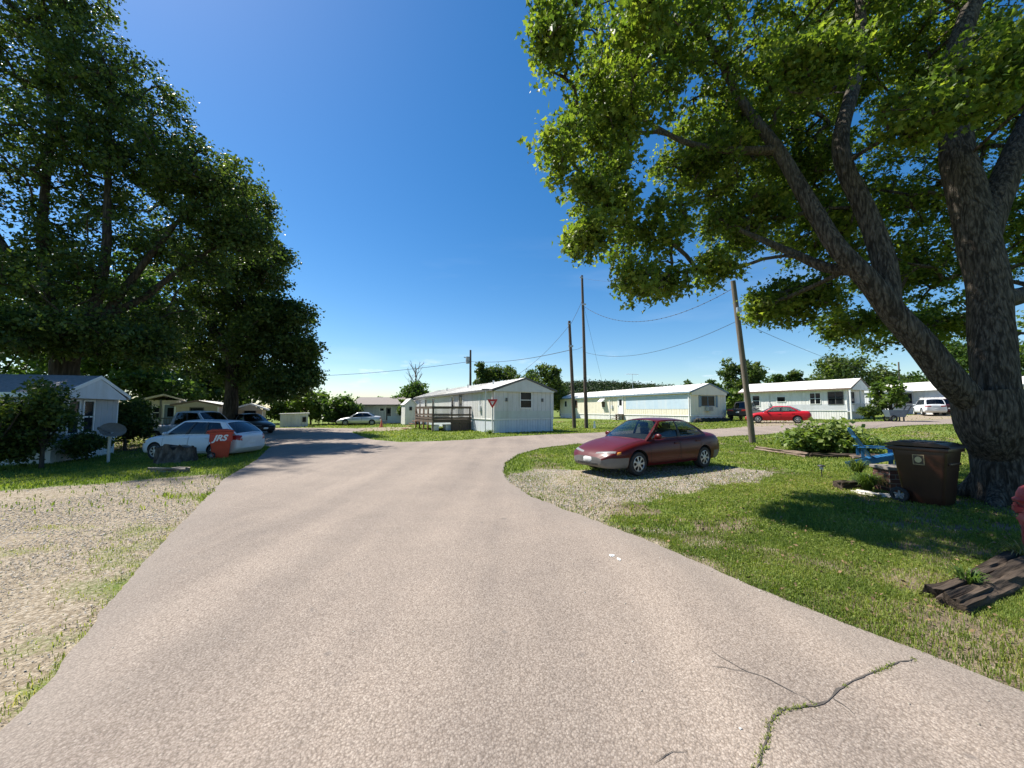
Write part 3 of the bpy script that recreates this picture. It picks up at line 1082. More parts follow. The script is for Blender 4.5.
def ribbed_wall(W, L, z0, z1, pitch=.32, g=.05, dep=.016):
    """closed box outline with shallow vertical grooves, counted round the plan"""
    pts = []
    corners = [(0, 0), (W, 0), (W, L), (0, L)]
    for i in range(4):
        a = Vector((*corners[i], 0)); b = Vector((*corners[(i + 1) % 4], 0))
        d = (b - a); ln = d.length; d.normalize(); nrm = Vector((d.y, -d.x, 0))
        pts.append(a)
        k = int(ln / pitch)
        for j in range(1, k):
            s = j * ln / k
            for ds, dp in ((-g / 2, 0), (-g / 4, dep), (g / 4, dep), (g / 2, 0)):
                pts.append(a + d * (s + ds) - nrm * dp)
    n = len(pts)
    mb = MB()
    vs = [(p.x, p.y, z0) for p in pts] + [(p.x, p.y, z1) for p in pts]
    mb.add(vs, [(i, (i + 1) % n, n + (i + 1) % n, n + i) for i in range(n)] + [tuple(range(n, 2 * n))])
    return mb


def face_frame(face, W, L):
    """origin, along, out for a wall of the home"""
    return {'front': (Vector((0, 0, 0)), Vector((1, 0, 0)), Vector((0, -1, 0))),
            'left': (Vector((0, 0, 0)), Vector((0, 1, 0)), Vector((-1, 0, 0))),
            'right': (Vector((W, 0, 0)), Vector((0, 1, 0)), Vector((1, 0, 0))),
            'back': (Vector((0, L, 0)), Vector((1, 0, 0)), Vector((0, 1, 0)))}[face]


def fbox(mb, fr, a0, a1, z0, z1, o0, o1, mi=0):
    O, A, U = fr
    q = [O + A * a + U * o for o in (o0, o1) for a in (a0, a1)]
    vs = [(p.x, p.y, z) for z in (z0, z1) for p in q]
    mb.add(vs, [(0, 1, 3, 2), (4, 6, 7, 5), (0, 4, 5, 1), (1, 5, 7, 3), (3, 7, 6, 2), (2, 6, 4, 0)], mi)


def add_window(root, fr, a, z, w, h, frame_m=None, style='hung', awning=False, mull=1):
    mb = MB(); t = .055
    fbox(mb, fr, a, a + w, z, z + t, .002, .045); fbox(mb, fr, a, a + w, z + h - t, z + h, .002, .045)
    fbox(mb, fr, a, a + t, z + t, z + h - t, .002, .045); fbox(mb, fr, a + w - t, a + w, z + t, z + h - t, .002, .045)
    if style == 'hung':
        fbox(mb, fr, a + t, a + w - t, z + h * .5 - .025, z + h * .5 + .025, .004, .035)
    for i in range(1, mull):
        fbox(mb, fr, a + w * i / mull - .03, a + w * i / mull + .03, z + t, z + h - t, .005, .036)
    win = mb.build('window', frame_m or M_white, root, fixn=True)
    mb = MB(); fbox(mb, fr, a + t * .6, a + w - t * .6, z + t * .6, z + h - t * .6, -.02, .012)
    mb.build('pane', M_pane, win, fixn=True)
    if awning:
        O, A, U = fr
        mb = MB()
        p = [O + A * (a - .08), O + A * (a + w + .08)]
        q0 = [(v.x, v.y, z + h + .12) for v in p]
        q1 = [(v.x + U.x * .6, v.y + U.y * .6, z + h - .35) for v in reversed(p)]
        mb.add(q0 + q1 + [(x, y, zz - .04) for x, y, zz in q0 + q1], [(0, 1, 2, 3), (7, 6, 5, 4), (0, 4, 5, 1), (1, 5, 6, 2), (2, 6, 7, 3), (3, 7, 4, 0)])
        for v in p:
            mb.add([(v.x, v.y, z + h + .1), (v.x + U.x * .58, v.y + U.y * .58, z + h - .36), (v.x, v.y, z + h - .36)], [(0, 1, 2)])
        mb.build('awning', M_white, win, fixn=True)
    return win


def add_door(root, fr, a, z, w, h, m, steps=0, ground=0):
    mb = MB(); t = .07
    fbox(mb, fr, a - t, a, z, z + h + t, .002, .05); fbox(mb, fr, a + w, a + w + t, z, z + h + t, .002, .05); fbox(mb, fr, a, a + w, z + h, z + h + t, .002, .05)
    fbox(mb, fr, a, a + w, z, z + h, -.02, .02, 1)
    d = mb.build('door', [M_white, m], root, fixn=True)
    mb = MB(); fbox(mb, fr, a + w * .25, a + w * .75, z + h * .52, z + h * .88, .018, .03)
    mb.build('pane', M_pane, d, fixn=True)
    mb = MB(); fbox(mb, fr, a + w * .86, a + w * .92, z + h * .45, z + h * .52, .02, .07)
    mb.build('handle', M_metal, d, fixn=True)
    if steps:
        mb = MB()
        for i in range(steps):
            top = z - (i + 0) * z / steps - .02
            fbox(mb, fr, a - .15, a + w + .15, top - .06, top, .05 + .28 * i, .05 + .28 * (i + 1))
        fbox(mb, fr, a - .15, a - .1, 0, z - .1, .06, .3); fbox(mb, fr, a + w + .1, a + w + .15, 0, z - .1, .06, .3)
        mb.build('steps', M_wood_dark, root, fixn=True)
    return d


def home(name, label, cat, A, ang, W, L, sk, eave, peak, wall_m, skirt_m, roof_m, trim_m, group=None, over=.22, gable_over=.18, low_band=None, gable_m=None, gz=None, zdrop=.15, ribs=True):
    root = empty(name, A, ang, label, cat, group)
    wb = ribbed_wall(W, L, sk, eave, .33)
    wb.build('wall', wall_m, root)
    ribbed_wall(W - .06, L - .06, -zdrop - .3, sk - .002, .22, .04, .02).build('skirting', skirt_m, root).location = (.03, .03, 0)
    # trim: base strip and corner strips
    mb = MB()
    for face, ln in (('front', W), ('left', L), ('right', L)):
        fr = face_frame(face, W, L)
        fbox(mb, fr, -.02 if face == 'front' else .004, ln + (.02 if face == 'front' else 0), sk - .03, sk + .03, -.01, .022)
        fbox(mb, fr, .003, .07, sk + .03, eave - .002, -.01, .014); fbox(mb, fr, ln - .07, ln - .003, sk + .03, eave - .002, -.01, .0145)
    mb.build('trim', M_white if trim_m is not M_white else M_white, root, fixn=True)
    # roof
    mb = MB()
    xc = W / 2; th = .10
    xa, xb = -over, W + over; y0, y1 = -gable_over, L + gable_over
    ze = eave - over * (peak - eave) / xc * 0 + .02
    prof = [(xa, ze), (xa, ze + th), (xc, peak + th), (xb, ze + th), (xb, ze), (xc, peak + .002)]
    mb.prism(prof, y0, y1, 0, 'xz')
    rf = mb.build('roof', roof_m, root, fixn=True)
    # ridge cap / seams
    mb = MB()
    k = int(L / .62)
    sl = (peak - ze) / (xc - xa)
    for i in range(1, k):
        yy = L * i / k
        mb.add([(xa, yy - .02, ze + th + .001), (xa, yy + .02, ze + th + .001), (xc, yy + .02, peak + th + .001), (xc, yy - .02, peak + th + .001),
                (xa, yy - .02, ze + th + .028), (xa, yy + .02, ze + th + .028), (xc, yy + .02, peak + th + .028), (xc, yy - .02, peak + th + .028)],
               [(4, 5, 6, 7), (0, 4, 7, 3), (1, 2, 6, 5), (0, 1, 5, 4)])
    if roof_m is M_roof_white:
        mb.build('roof_seam', roof_m, rf, fixn=True)
    # fascia, set proud of the roof edge
    mb = MB()
    mb.box(xa - .025, xa - .003, y0, y1, ze - .05, ze + th + .01); mb.box(xb + .003, xb + .025, y0, y1, ze - .05, ze + th + .01)
    for yf0, yf1 in ((y0 - .025, y0 - .003),):
        mb.prism([(xa, ze - .03), (xa, ze + th + .012), (xc, peak + th + .012), (xb, ze + th + .012), (xb, ze - .03), (xc, peak - .03)], yf0, yf1, 0, 'xz')
    mb.build('fascia', trim_m, root, fixn=True)
    # gable panel over the end wall
    mb = MB()
    zb = gz if gz is not None else eave - .05
    mb.prism([(0.02, zb), (0.02, eave + .015), (xc, peak + .0), (W - .02, eave + .015), (W - .02, zb)], -gable_over + .01, -.02, 0, 'xz')
    mb.build('gable', gable_m or wall_m, root, fixn=True)
    if low_band:
        z0, z1, bm_, fcs = low_band
        mb = MB()
        for face, a0, a1 in fcs:
            fbox(mb, face_frame(face, W, L), a0, a1, z0, z1, -.012, .011)
        mb.build('wall_panel', bm_, root, fixn=True)
    return root


# --- middle home, straight ahead
A = G(494, 433.2)
mid = home('mobile_home', 'pale grey single wide mobile home with a dark deck and yield sign at its corner', 'mobile home', A, R(28), 4.95, 22, .95, 2.95, 3.85,
           M_sid_grey, M_sid_skirt, M_roof_white, M_trim_dark, 'mobile homes of the park', low_band=(.99, 1.55, siding('siding_grey_green', (.53, .57, .52)), [('front', .09, 4.86)]), gable_m=siding('gable_grey', (.60, .61, .58)))
fF = face_frame('front', 4.95, 22); fL = face_frame('left', 4.95, 22)
w_ = add_window(mid, fF, 2.05, 1.72, 1.0, 1.2)
for a in (.95, 3.95):
    mb = MB(); fbox(mb, fF, a - .06, a + .06, 2.2, 2.45, .002, .09); mb.build('porch_light', M_trim_dark, mid, fixn=True)
for a, w in ((8.2, .75), (14.2, .75), (17, .75)):
    add_window(mid, fL, a, 1.75, w, 1.05, style='plain')
add_window(mid, fL, 19.5, 1.75, .6, 1.05, style='plain')
add_door(mid, fL, 6.1, 1.0, .92, 1.92, M_trim_dark)
for yv in (3.5, 9, 15):
    mb = MB(); mb.cyl((1.6, yv, 3.3), (1.6, yv, 3.95), .07, n=8); mb.build('roof_vent', M_metal, mid, smooth=True)

def meter(root, fr, a, z):
    mb = MB(); fbox(mb, fr, a, a + .28, z, z + .42, .003, .13); mb.build('meter_box', M_sid_dim, root, bevel=.015, fixn=True)
    mb = MB(); O, Av, U = fr; p = O + Av * (a + .14) + U * .06
    mb.cyl((p.x, p.y, z + .42), (p.x, p.y, z + 1.3), .025, n=8); mb.build('conduit', M_metal, root, smooth=True)


def downspout(root, fr, a, z1):
    mb = MB(); fbox(mb, fr, a, a + .08, .05, z1, .016, .075); mb.build('downspout', M_white, root, fixn=True)


meter(mid, fL, 2.2, 1.5); downspout(mid, fL, .15, 2.9); downspout(mid, fF, 4.72, 2.85)
# deck on its left side
def deck():
    root = empty('deck', mid.location, R(28), 'dark wooden deck with railings on the left side of the grey mobile home', 'deck')
    x0, x1, y0, y1, fz, rz = -3.1, -.03, 4.2, 9.3, .88, 1.82
    mb = MB()
    for i in range(22):
        xx = x0 + (x1 - x0) * i / 22
        mb.box(xx + .006, xx + (x1 - x0) / 22 - .006, y0, y1, fz - .035, fz)
    mb.build('floor', M_wood_dark, root)
    mb = MB()
    mb.box(x0 - .04, x1, y0 - .042, y0 - .002, fz - .24, fz + .01); mb.box(x0 - .042, x0 - .002, y0, y1, fz - .24, fz + .01)
    mb.box(x0, x1, y1 + .002, y1 + .042, fz - .24, fz + .01)
    mb.build('joist', M_wood_dark, root)
    for xx, yy in [(x0, y0), ((x0 + x1) / 2 - .05, y0), (x1 - .09, y0), (x0, (y0 + y1) / 2), (x0, y1), ((x0 + x1) / 2, y1), (x0, y0 + 1.3), (x0, y1 - 1.3)]:
        mb = MB(); mb.box(xx - .05, xx + .05, yy - .05, yy + .05, -.15, rz); mb.build('post', M_wood_dark if yy < 5 else M_wood_red, root)
    mb = MB()
    for z in (rz - .02, fz + .36, fz + .12):
        wz = .04
        mb.box(x0, x1, y0 - .072, y0 - .052, z - .09, z + .05); mb.box(x0 - .072, x0 - .052, y0, y1, z - .09, z + .05)
        mb.box(x0, x1, y1 + .052, y1 + .072, z - .09, z + .05)
    mb.box(x0 - .09, x1, y0 - .08, y0 + .06, rz + .035, rz + .065)
    mb.box(x0 - .09, x0 + .06, y0 + .062, y1, rz + .035, rz + .065)
    mb.build('rail', M_wood_dark, root)
    mb = MB()
    for i in range(1, 34):
        xx = x0 + (x1 - x0) * i / 34
        mb.box(xx - .022, xx + .022, y0 - .045, y0 - .025, fz + .02, rz - .02)
    mb.build('baluster', mat('baluster_grey', (.42, .41, .40), .7), root)
    mb = MB()
    mb2 = MB()
    for i in range(8):
        mb2.box(x0 + 1.55 + .19 * i, x0 + 1.73 + .19 * i, y0 - .02, y0 + .0, -.1, fz - .25)
    mb2.build('deck_shade_boards', M_wood_dark, root)  # dark boards added to stand in for the shade under the deck
    for i in range(4):
        mb.box(x0 - .1 - .28 * (i + 1), x0 - .1 - .28 * i, y1 - 1.25, y1 - .2, fz - .2 * (i + 1) - .04, fz - .2 * (i + 1))
    mb.build('steps', M_wood_red, root)


deck()
q = mid.matrix_basis if False else Matrix.Translation(A) @ Matrix.Rotation(R(28), 4, 'Z')


def crate(loc, name, label, m, s=.5):
    r = empty(name, loc, R(28), label, 'storage tub')
    mb = MB()
    mb.add([(-.22 * s / .5, -.3 * s / .5, 0), (.22 * s / .5, -.3 * s / .5, 0), (.22 * s / .5, .3 * s / .5, 0), (-.22 * s / .5, .3 * s / .5, 0),
            (-.27 * s / .5, -.35 * s / .5, .42), (.27 * s / .5, -.35 * s / .5, .42), (.27 * s / .5, .35 * s / .5, .42), (-.27 * s / .5, .35 * s / .5, .42)],
           [(3, 2, 1, 0), (4, 5, 6, 7), (0, 1, 5, 4), (1, 2, 6, 5), (2, 3, 7, 6), (3, 0, 4, 7)])
    mb.build('tub', m, r, bevel=.02)
    mb = MB(); mb.box(-.29 * s / .5, .29 * s / .5, -.37 * s / .5, .37 * s / .5, .425, .47); mb.build('lid', m, r, bevel=.012)


crate(q @ Vector((-1.7, 4.8, 0)), 'storage_tub', 'white plastic storage tub tucked under the dark deck', M_white, .6)
crate(q @ Vector((-2.75, 4.75, 0)), 'storage_tub', 'smaller white tub under the front left corner of the dark deck', M_white, .42)


def yield_sign():
    b = G(492.3, 433.4)
    r = empty('yield_sign', b, R(6), 'red and white triangular yield sign on a thin post by the grey mobile home', 'road sign')
    mb = MB(); mb.box(-.03, .03, -.015, .015, -.1, 2.22); mb.build('post', M_metal, r)
    zc = 2.02
    def tri(w, h, y0, y1, c, nm, m, par):
        p = [(-w / 2, c + h / 2), (w / 2, c + h / 2), (0, c - h / 2)]
        # rounded corners
        out = []
        for i in range(3):
            a = Vector(p[i - 1]); v = Vector(p[i]); n_ = Vector(p[(i + 1) % 3])
            d0 = (a - v).normalized(); d1 = (n_ - v).normalized(); rr = w * .07
            for t in (0, .25, .5, .75, 1):
                out.append(tuple((v + d0 * rr).lerp(v, t).lerp(v.lerp(v + d1 * rr, t), t)))
        mb = MB(); mb.prism(out, y0, y1, 0, 'xz'); return mb.build(nm, m, par, fixn=True)
    red = mat('sign_red', (.50, .02, .025), .4, .06, 4)
    pl = tri(.74, .64, -.03, -.018, zc, 'plate', red, r)
    wh = tri(.30, .26, -.036, -.0305, zc + .045, 'triangle', mat('sign_white', (.8, .78, .76), .4, .05, 4), pl)
    cu = bpy.data.curves.new('t', 'FONT'); cu.body = 'YIELD'; cu.size = .085; cu.align_x = 'CENTER'; cu.extrude = .001
    to = bpy.data.objects.new('t', cu); COL.objects.link(to)
    dg = bpy.context.evaluated_depsgraph_get()
    me = bpy.data.meshes.new_from_object(to.evaluated_get(dg)); bpy.data.objects.remove(to)
    me.materials.clear(); me.materials.append(red)
    o = bpy.data.objects.new('lettering', me); COL.objects.link(o); o.parent = pl
    o.rotation_euler = (R(90), 0, 0); o.location = (0, -.0375, zc + .085)


yield_sign()
b = G(485.3, 433.6)
r = empty('metal_pole', b, 0, 'thin grey metal pole with a small dark head beside the yield sign', 'pole')
mb = MB(); mb.cyl((0, 0, -.1), (0, 0, 2.95), .035, n=8); mb.build('post', M_metal, r, smooth=True)
mb = MB(); mb.box(-.24, .24, -.06, .06, 2.95, 3.05); mb.build('head', M_trim_dark, r, bevel=.02)

# --- cream home at right of the poles
A = G(691, 422.6)
hm = home('mobile_home', 'long cream mobile home with a pale blue panelled end, behind the red parked sedan', 'mobile home', A, R(22), 4.55, 24.6, .62, 2.75, 3.6,
          M_sid_cream, M_sid_white, M_roof_white, M_trim_blue, 'mobile homes of the park', low_band=(1.25, 2.62, M_sid_blue, [('left', .09, 9.2)]), gz=2.55)
fF = face_frame('front', 4.55, 24.6); fL = face_frame('left', 4.55, 24.6)
add_window(hm, fF, 1.3, 1.5, 1.75, 1.0, M_trim_blue, 'plain', mull=2)
mb = MB(); fbox(mb, fF, 1.8, 2.45, 1.05, 1.48, .05, .4); mb.build('air_conditioner', mat('ac_case', (.55, .54, .50), .6), hm, bevel=.02, fixn=True)
mb = MB()
for i in range(6):
    fbox(mb, fF, 1.84, 2.41, 1.1 + i * .06, 1.13 + i * .06, .4, .408)
mb.build('grille', M_trim_dark, hm, fixn=True)
for a in (1.02, 3.2):
    mb = MB(); fbox(mb, fF, a, a + .26, 1.42, 2.55, .002, .03); mb.build('shutter', M_trim_blue, hm, fixn=True)
add_window(hm, fL, 13.1, 1.45, .8, 1.1, style='plain', awning=True)
add_window(hm, fL, 22.5, 1.6, .7, .9, style='plain')
add_window(hm, fL, 17.2, 1.9, .5, .5, style='plain')
add_window(hm, fL, 19.7, 1.45, .8, 1.1, mat('shutter_red', (.30, .17, .13)), style='plain')
add_door(hm, fL, 9.7, .7, .92, 1.9, M_white, steps=3)
meter(hm, fL, 11.6, 1.3); downspout(hm, fL, .12, 2.7); downspout(hm, fL, 12.2, 2.7)
mb = MB()
for i in range(14):
    a = .2 + 4.0 * i / 13
    O, Av, U = fF
    p = O + Av * a + U * .45
    mb.blob((p.x, p.y, .16), (.26, .28, .26), i, .5, 2)
ob = mb.build('flower_bed', mat('dark_foliage', (.03, .028, .02), .9, .5, 14, bumpv=.5, bscale=20))
ob.location = A; ob.rotation_euler = (0, 0, R(22))
tag(ob, 'low dark planting along the end of the cream mobile home', 'plant bed')
# TV aerial standing on the far side of the roof
qm = Matrix.Translation(A) @ Matrix.Rotation(R(22), 4, 'Z')
p = qm @ Vector((2.9, 11.5, 3.3))
r = empty('tv_antenna', p, R(20), 'thin TV aerial on the roof of the cream mobile home', 'antenna')
mb = MB(); mb.cyl((0, 0, -.1), (0, 0, 2.35), .025, n=6); mb.build('mast', M_metal, r)
mb = MB(); mb.cyl((-.9, 0, 2.25), (.9, 0, 2.25), .018, n=6)
for i in range(7):
    xx = -.85 + i * .28
    mb.cyl((xx, -.45 + .03 * i, 2.28), (xx, .45 - .03 * i, 2.28), .012, n=5)
mb.build('boom', M_metal, r)

# --- white home with porch behind the bright red car
A = G(848, 419.8)
h3 = home('mobile_home', 'white mobile home with a recessed corner porch behind the bright red car', 'mobile home', A, R(29.5), 4.3, 10.3, .95, 3.1, 4.2,
          M_sid_white, M_sid_white, M_roof_white, M_trim_brown, 'mobile homes of the park', over=.4, gable_over=.5, low_band=(.98, 1.6, M_sid_dim, [('left', .09, 5.5)]))
fF = face_frame('front', 4.3, 10.3); fL = face_frame('left', 4.3, 10.3)
add_window(h3, fL, 2.2, 1.6, 1.05, 1.25, M_white, mull=2)
add_window(h3, fL, 5.6, 1.9, .95, .65, M_white, 'plain')
add_window(h3, fL, 8.4, 1.45, .9, 1.3, M_white)
add_window(h3, fL, .25, 1.55, 1.35, 1.35, M_trim_dark, mull=2)
add_window(h3, fF, .5, 1.55, 1.2, 1.3, M_trim_dark, mull=2)
meter(h3, fL, 7.2, 1.4); downspout(h3, fL, 10.1, 3.0)
for xx in (-.33, 2.1, 4.5):
    mb = MB(); mb.box(xx - .06, xx + .06, -.46, -.34, -.4, 3.1); mb.build('porch_post', M_white, h3)
mb = MB(); mb.box(-.3, 4.5, -.5, -.05, .8, .9)
for i in range(16):
    mb.box(-.27 + i * .3, -.23 + i * .3, -.46, -.43, .9, 1.6)
mb.box(-.3, 4.5, -.48, -.41, 1.6, 1.68)
mb.build('porch_rail', M_sid_dim, h3)

# --- grey home beyond the small tree, with vehicles before it
d4 = 45
A = GX(884, d4)
h4 = home('mobile_home', 'grey mobile home with a white metal roof, behind a silver hatchback', 'mobile home', A + Vector((0, 0, -.05)), R(-78), 4.3, 14, .65, 2.75, 3.35,
          M_sid_dim, M_sid_blue, M_roof_white, M_white, 'mobile homes of the park')
fR = face_frame('right', 4.3, 14)
# this home shows its long side (local right after the turn)
h4.rotation_euler = (0, 0, R(-88)); h4.location = GX(884, d4) + Vector((.2, 4.3, -.05))
for a, w in ((2.2, .7), (4.6, .6), (9, .8)):
    add_window(h4, fR, a, 1.35, w, 1.2, M_trim_dark, 'plain')

# --- white home at the far right edge
A = GX(1016, 37)
h5 = home('mobile_home', 'white home with dark windows at the right edge, behind the big tree', 'mobile home', A, R(10), 4.6, 12, .6, 2.9, 3.9, M_sid_white, M_sid_white, M_roof_white, M_white, 'mobile homes of the park', over=.4, gable_over=.5)
add_window(h5, face_frame('front', 4.6, 12), .7, 1.3, 1.2, 1.2)
add_window(h5, face_frame('left', 4.6, 12), 1.5, 1.3, 1.2, 1.2)

# --- shaded home at far left
A = G(50, 464)
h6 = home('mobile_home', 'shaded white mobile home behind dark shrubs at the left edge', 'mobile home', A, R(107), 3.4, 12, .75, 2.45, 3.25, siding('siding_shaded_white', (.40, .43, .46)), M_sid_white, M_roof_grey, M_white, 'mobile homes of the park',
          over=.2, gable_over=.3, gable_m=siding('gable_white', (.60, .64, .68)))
fF = face_frame('front', 3.4, 12); fL = face_frame('left', 3.4, 12)
add_window(h6, fF, .55, 1.0, .62, 1.35, M_white); add_window(h6, fF, 1.32, 1.0, .62, 1.35, M_white)
add_window(h6, fL, 2.5, 1.15, 1.4, 1.0, M_white, mull=2)

# --- small home with dark porch posts further back at left
A = GX(150, 29)
h7 = empty('cabin', A, R(38), 'small pale cabin with a dark posted porch behind the white wagon', 'cabin')
mb = ribbed_wall(1.75, 3.5, -.3, 2.35, .25); mb.build('wall', siding('siding_beige', (.62, .58, .52)), h7)
mb = MB(); mb.prism([(-.3, 2.3), (-.3, 2.42), (.87, 2.8), (2.05, 2.42), (2.05, 2.3), (.87, 2.68)], -1.2, 3.7, 0, 'xz'); mb.build('roof', mat('roof_tan', (.5, .45, .38)), h7, fixn=True)
for xx in (-.2, .75, 1.95):
    mb = MB(); mb.box(xx - .06, xx + .06, -1.15, -1.03, -.3, 2.36); mb.build('post', M_trim_dark, h7)
mb = MB()
mb.box(-.2, 1.95, -1.12, -1.06, .95, 1.02)
for i in range(12):
    mb.box(-.15 + i * .18, -.12 + i * .18, -1.11, -1.07, .2, .95)
mb.build('rail', M_trim_dark, h7)
add_door(h7, face_frame('front', 1.75, 3.5), .9, .1, .7, 1.9, M_trim_blue)
add_window(h7, face_frame('front', 1.75, 3.5), .2, .95, .5, .9)

A = GX(176, 29)
h8 = home('mobile_home', 'long low tan mobile home with a worn roof in the shade behind the white cars', 'mobile home', A, R(24), 2.7, 5, .5, 1.9, 2.25, M_sid_tan, M_sid_tan, M_roof_white, M_trim_brown, 'mobile homes of the park')
add_window(h8, face_frame('front', 2.7, 5), .9, 1.0, .9, .8, M_trim_dark, 'plain')
A = GX(238, 33)
h9 = home('mobile_home', 'white roofed home half hidden behind the pickup under the dark tree', 'mobile home', A, R(30), 1.9, 4, .4, 1.6, 2.1, M_sid_tan, M_sid_tan, M_roof_white, M_white, 'mobile homes of the park', over=.3, gable_over=.4)
add_window(h9, face_frame('front', 1.9, 4), .5, .9, .9, .8, M_trim_dark, 'plain')

# --- small ribbed white shed at the end of the road
A = GX(281.5, 36)
h10 = empty('shed', A, R(28), 'low white ribbed metal shed at the end of the road', 'shed')
ribbed_wall(2.3, 2.4, -.2, 1.22, .27, .07, .03).build('wall', M_sid_white, h10)
mb = MB(); mb.prism([(-.12, 1.2), (-.12, 1.26), (2.42, 1.34), (2.42, 1.2)], -.12, 2.5, 0, 'xz'); mb.build('roof', M_roof_white, h10, fixn=True)
add_window(h10, face_frame('front', 2.3, 2.4), 1.82, .45, .34, .5, M_trim_dark, 'plain')

# --- grey house far down the road
A = GX(354, 45)
h11 = home('house', 'pale grey house with brown shingle roof behind the silver cars', 'house', A, R(4), 6.4, 7, .35, 2.15, 2.2, siding('siding_lt_grey', (.52, .55, .56)), M_sid_dim, M_roof_brown, M_white)
for ch in list(h11.children):
    if ch.name.split('.')[0] in ('roof', 'fascia', 'gable'):
        bpy.data.objects.remove(ch)
mb = MB(); mb.prism([(-.3, 2.15), (-.35, 2.24), (3.2, 3.15), (7.35, 3.15), (7.35, 2.24), (7.3, 2.15)], 0, 1, 0, 'yz') if False else None
mb = MB()
mb.add([(-.4, -.5, 2.12), (6.8, -.5, 2.12), (6.8, 3.5, 3.1), (-.4, 3.5, 3.1), (-.4, 7.4, 2.12), (6.8, 7.4, 2.12),
        (-.4, -.5, 2.24), (6.8, -.5, 2.24), (6.8, 3.5, 3.22), (-.4, 3.5, 3.22), (-.4, 7.4, 2.24), (6.8, 7.4, 2.24)],
       [(6, 7, 8, 9), (9, 8, 11, 10), (3, 2, 1, 0), (4, 5, 2, 3), (0, 1, 7, 6), (1, 2, 8, 7), (2, 5, 11, 8), (5, 4, 10, 11), (4, 3, 9, 10), (3, 0, 6, 9)])
mb.build('roof', M_roof_brown, h11, fixn=True)
fF = face_frame('front', 6.4, 7)
add_window(h11, fF, 3.0, 1.45, .55, .4, M_white, 'plain')
add_door(h11, fF, 3.75, .4, .6, 1.5, M_trim_dark)
mb = MB(); fbox(mb, fF, 3.95, 6.3, .1, .9, .05, .12); mb.build('porch_panel', M_sid_blue, h11, fixn=True)

# --- tall narrow white garden shed beside the deck
A = GX(405.5, 42)
h12 = empty('shed', A, R(28), 'narrow white gable roofed garden shed left of the deck', 'shed')
W, L = 1.25, 1.9
ribbed_wall(W, L, -.2, 2.2, .3, .04, .015).build('wall', M_sid_white, h12)
mb = MB(); mb.prism([(0, 2.2), (W / 2, 2.75), (W, 2.2)], 0, L, 0, 'xz'); mb.build('gable', M_sid_white, h12, fixn=True)
mb = MB(); mb.prism([(-.1, 2.15), (-.1, 2.22), (W / 2, 2.86), (W + .1, 2.22), (W + .1, 2.15), (W / 2, 2.77)], -.08, L + .08, 0, 'xz'); mb.build('roof', M_roof_white, h12, fixn=True)
add_window(h12, face_frame('front', W, L), .45, 1.55, .32, .4, M_trim_dark, 'plain')

# ------------------------------------------------------------------ poles and wires
POLE_G = 'utility poles of the park'


def pole(label, base, top, r0, r1, m, extras=()):
    r = empty('utility_pole', base, 0, label, 'utility pole', POLE_G)
    t = Vector(top) - Vector(base)
    pts = [Vector((0, 0, -.3)) + t * 0] + [t * (i / 8) for i in range(1, 9)]
    mb = MB(); mb.tube(pts, [r0 + (r1 - r0) * i / 8 for i in range(9)], 10, wob=.06); mb.build('post', m, r, smooth=True, sharp=60)
    for z, w, h, dx in extras:
        f = z / t.z
        c = t * f
        mb = MB(); mb.box(c.x - w / 2 + dx, c.x + w / 2 + dx, c.y - .26, c.y - .13, c.z - h / 2, c.z + h / 2); mb.build('bracket', M_metal, r, bevel=.02)
    return r


B1 = G(574.5, 428.3); T1 = P(569.3, 321, B1.y)
pole('shorter dark utility pole left of the pair before the cream home', B1, T1, .17, .12, M_poledark, ((T1.z - 2.3, .42, .16, 0), (T1.z - .3, .3, .1, -.05)))
B2 = G(586.5, 428.2); T2 = P(582, 275.5, B2.y)
pole('taller thin utility pole right of the pair before the cream home', B2, T2, .17, .10, M_poledark, ((T2.z - .25, .3, .1, -.1), (T2.z - 2.7, .3, .14, .1)))
B3 = G(753, 443.5); T3 = P(733, 281, B3.y)
pole('weathered grey pole leaning left at the lawn edge near the bush', B3, T3, .145, .115, M_poletimber, ((T3.z - 1.5, .22, .26, 0),))
B4 = GX(470.5, 56); T4 = P(470.5, 350, 56)
r4 = pole('far pole with a transformer rising behind the grey mobile home', B4, T4, .2, .14, M_poledark)
mb = MB(); mb.cyl((-.45, 0, T4.z - B4.z - 2.0), (-.45, 0, T4.z - B4.z - 1.0), .26, n=12); mb.build('transformer', mat('transformer_grey', (.35, .37, .38)), r4, smooth=True)
mb = MB(); mb.box(-1.0, .1, -.05, .05, T4.z - B4.z - 1.15, T4.z - B4.z - 1.02); mb.build('bracket', M_metal, r4)
B5 = GX(477, 62); T5 = P(477, 369, 62)
pole('short far pole just right of the transformer pole', B5, T5, .16, .12, M_poledark)
B6 = GX(899, 62); T6 = P(898.5, 362, 62)
pole('pale far pole above the grey home with a white roof', B6, T6, .13, .1, M_poletimber)

M_wire = mat('wire_black', (.03, .03, .03), .6)


def wire(label, a, b, sag, r=.014, twist=False):
    a = Vector(a); b = Vector(b); pts = []
    n = 28
    for i in range(n + 1):
        t = i / n; q = a.lerp(b, t); q.z -= sag * 4 * t * (1 - t); pts.append(q)
    o = a.copy()
    mb = MB(); mb.tube([p - o for p in pts], r, 5)
    if twist:
        L = (b - a).length
        for i in range(1, int(L / .45)):
            t = i * .45 / L; q = a.lerp(b, t); q.z -= sag * 4 * t * (1 - t)
            mb.blob(q - o, (.035, .035, .03), i, .1, 1)
    ob = mb.build('power_line', M_wire, smooth=True); ob.location = o
    tag(ob, label, 'power line', 'overhead power lines')


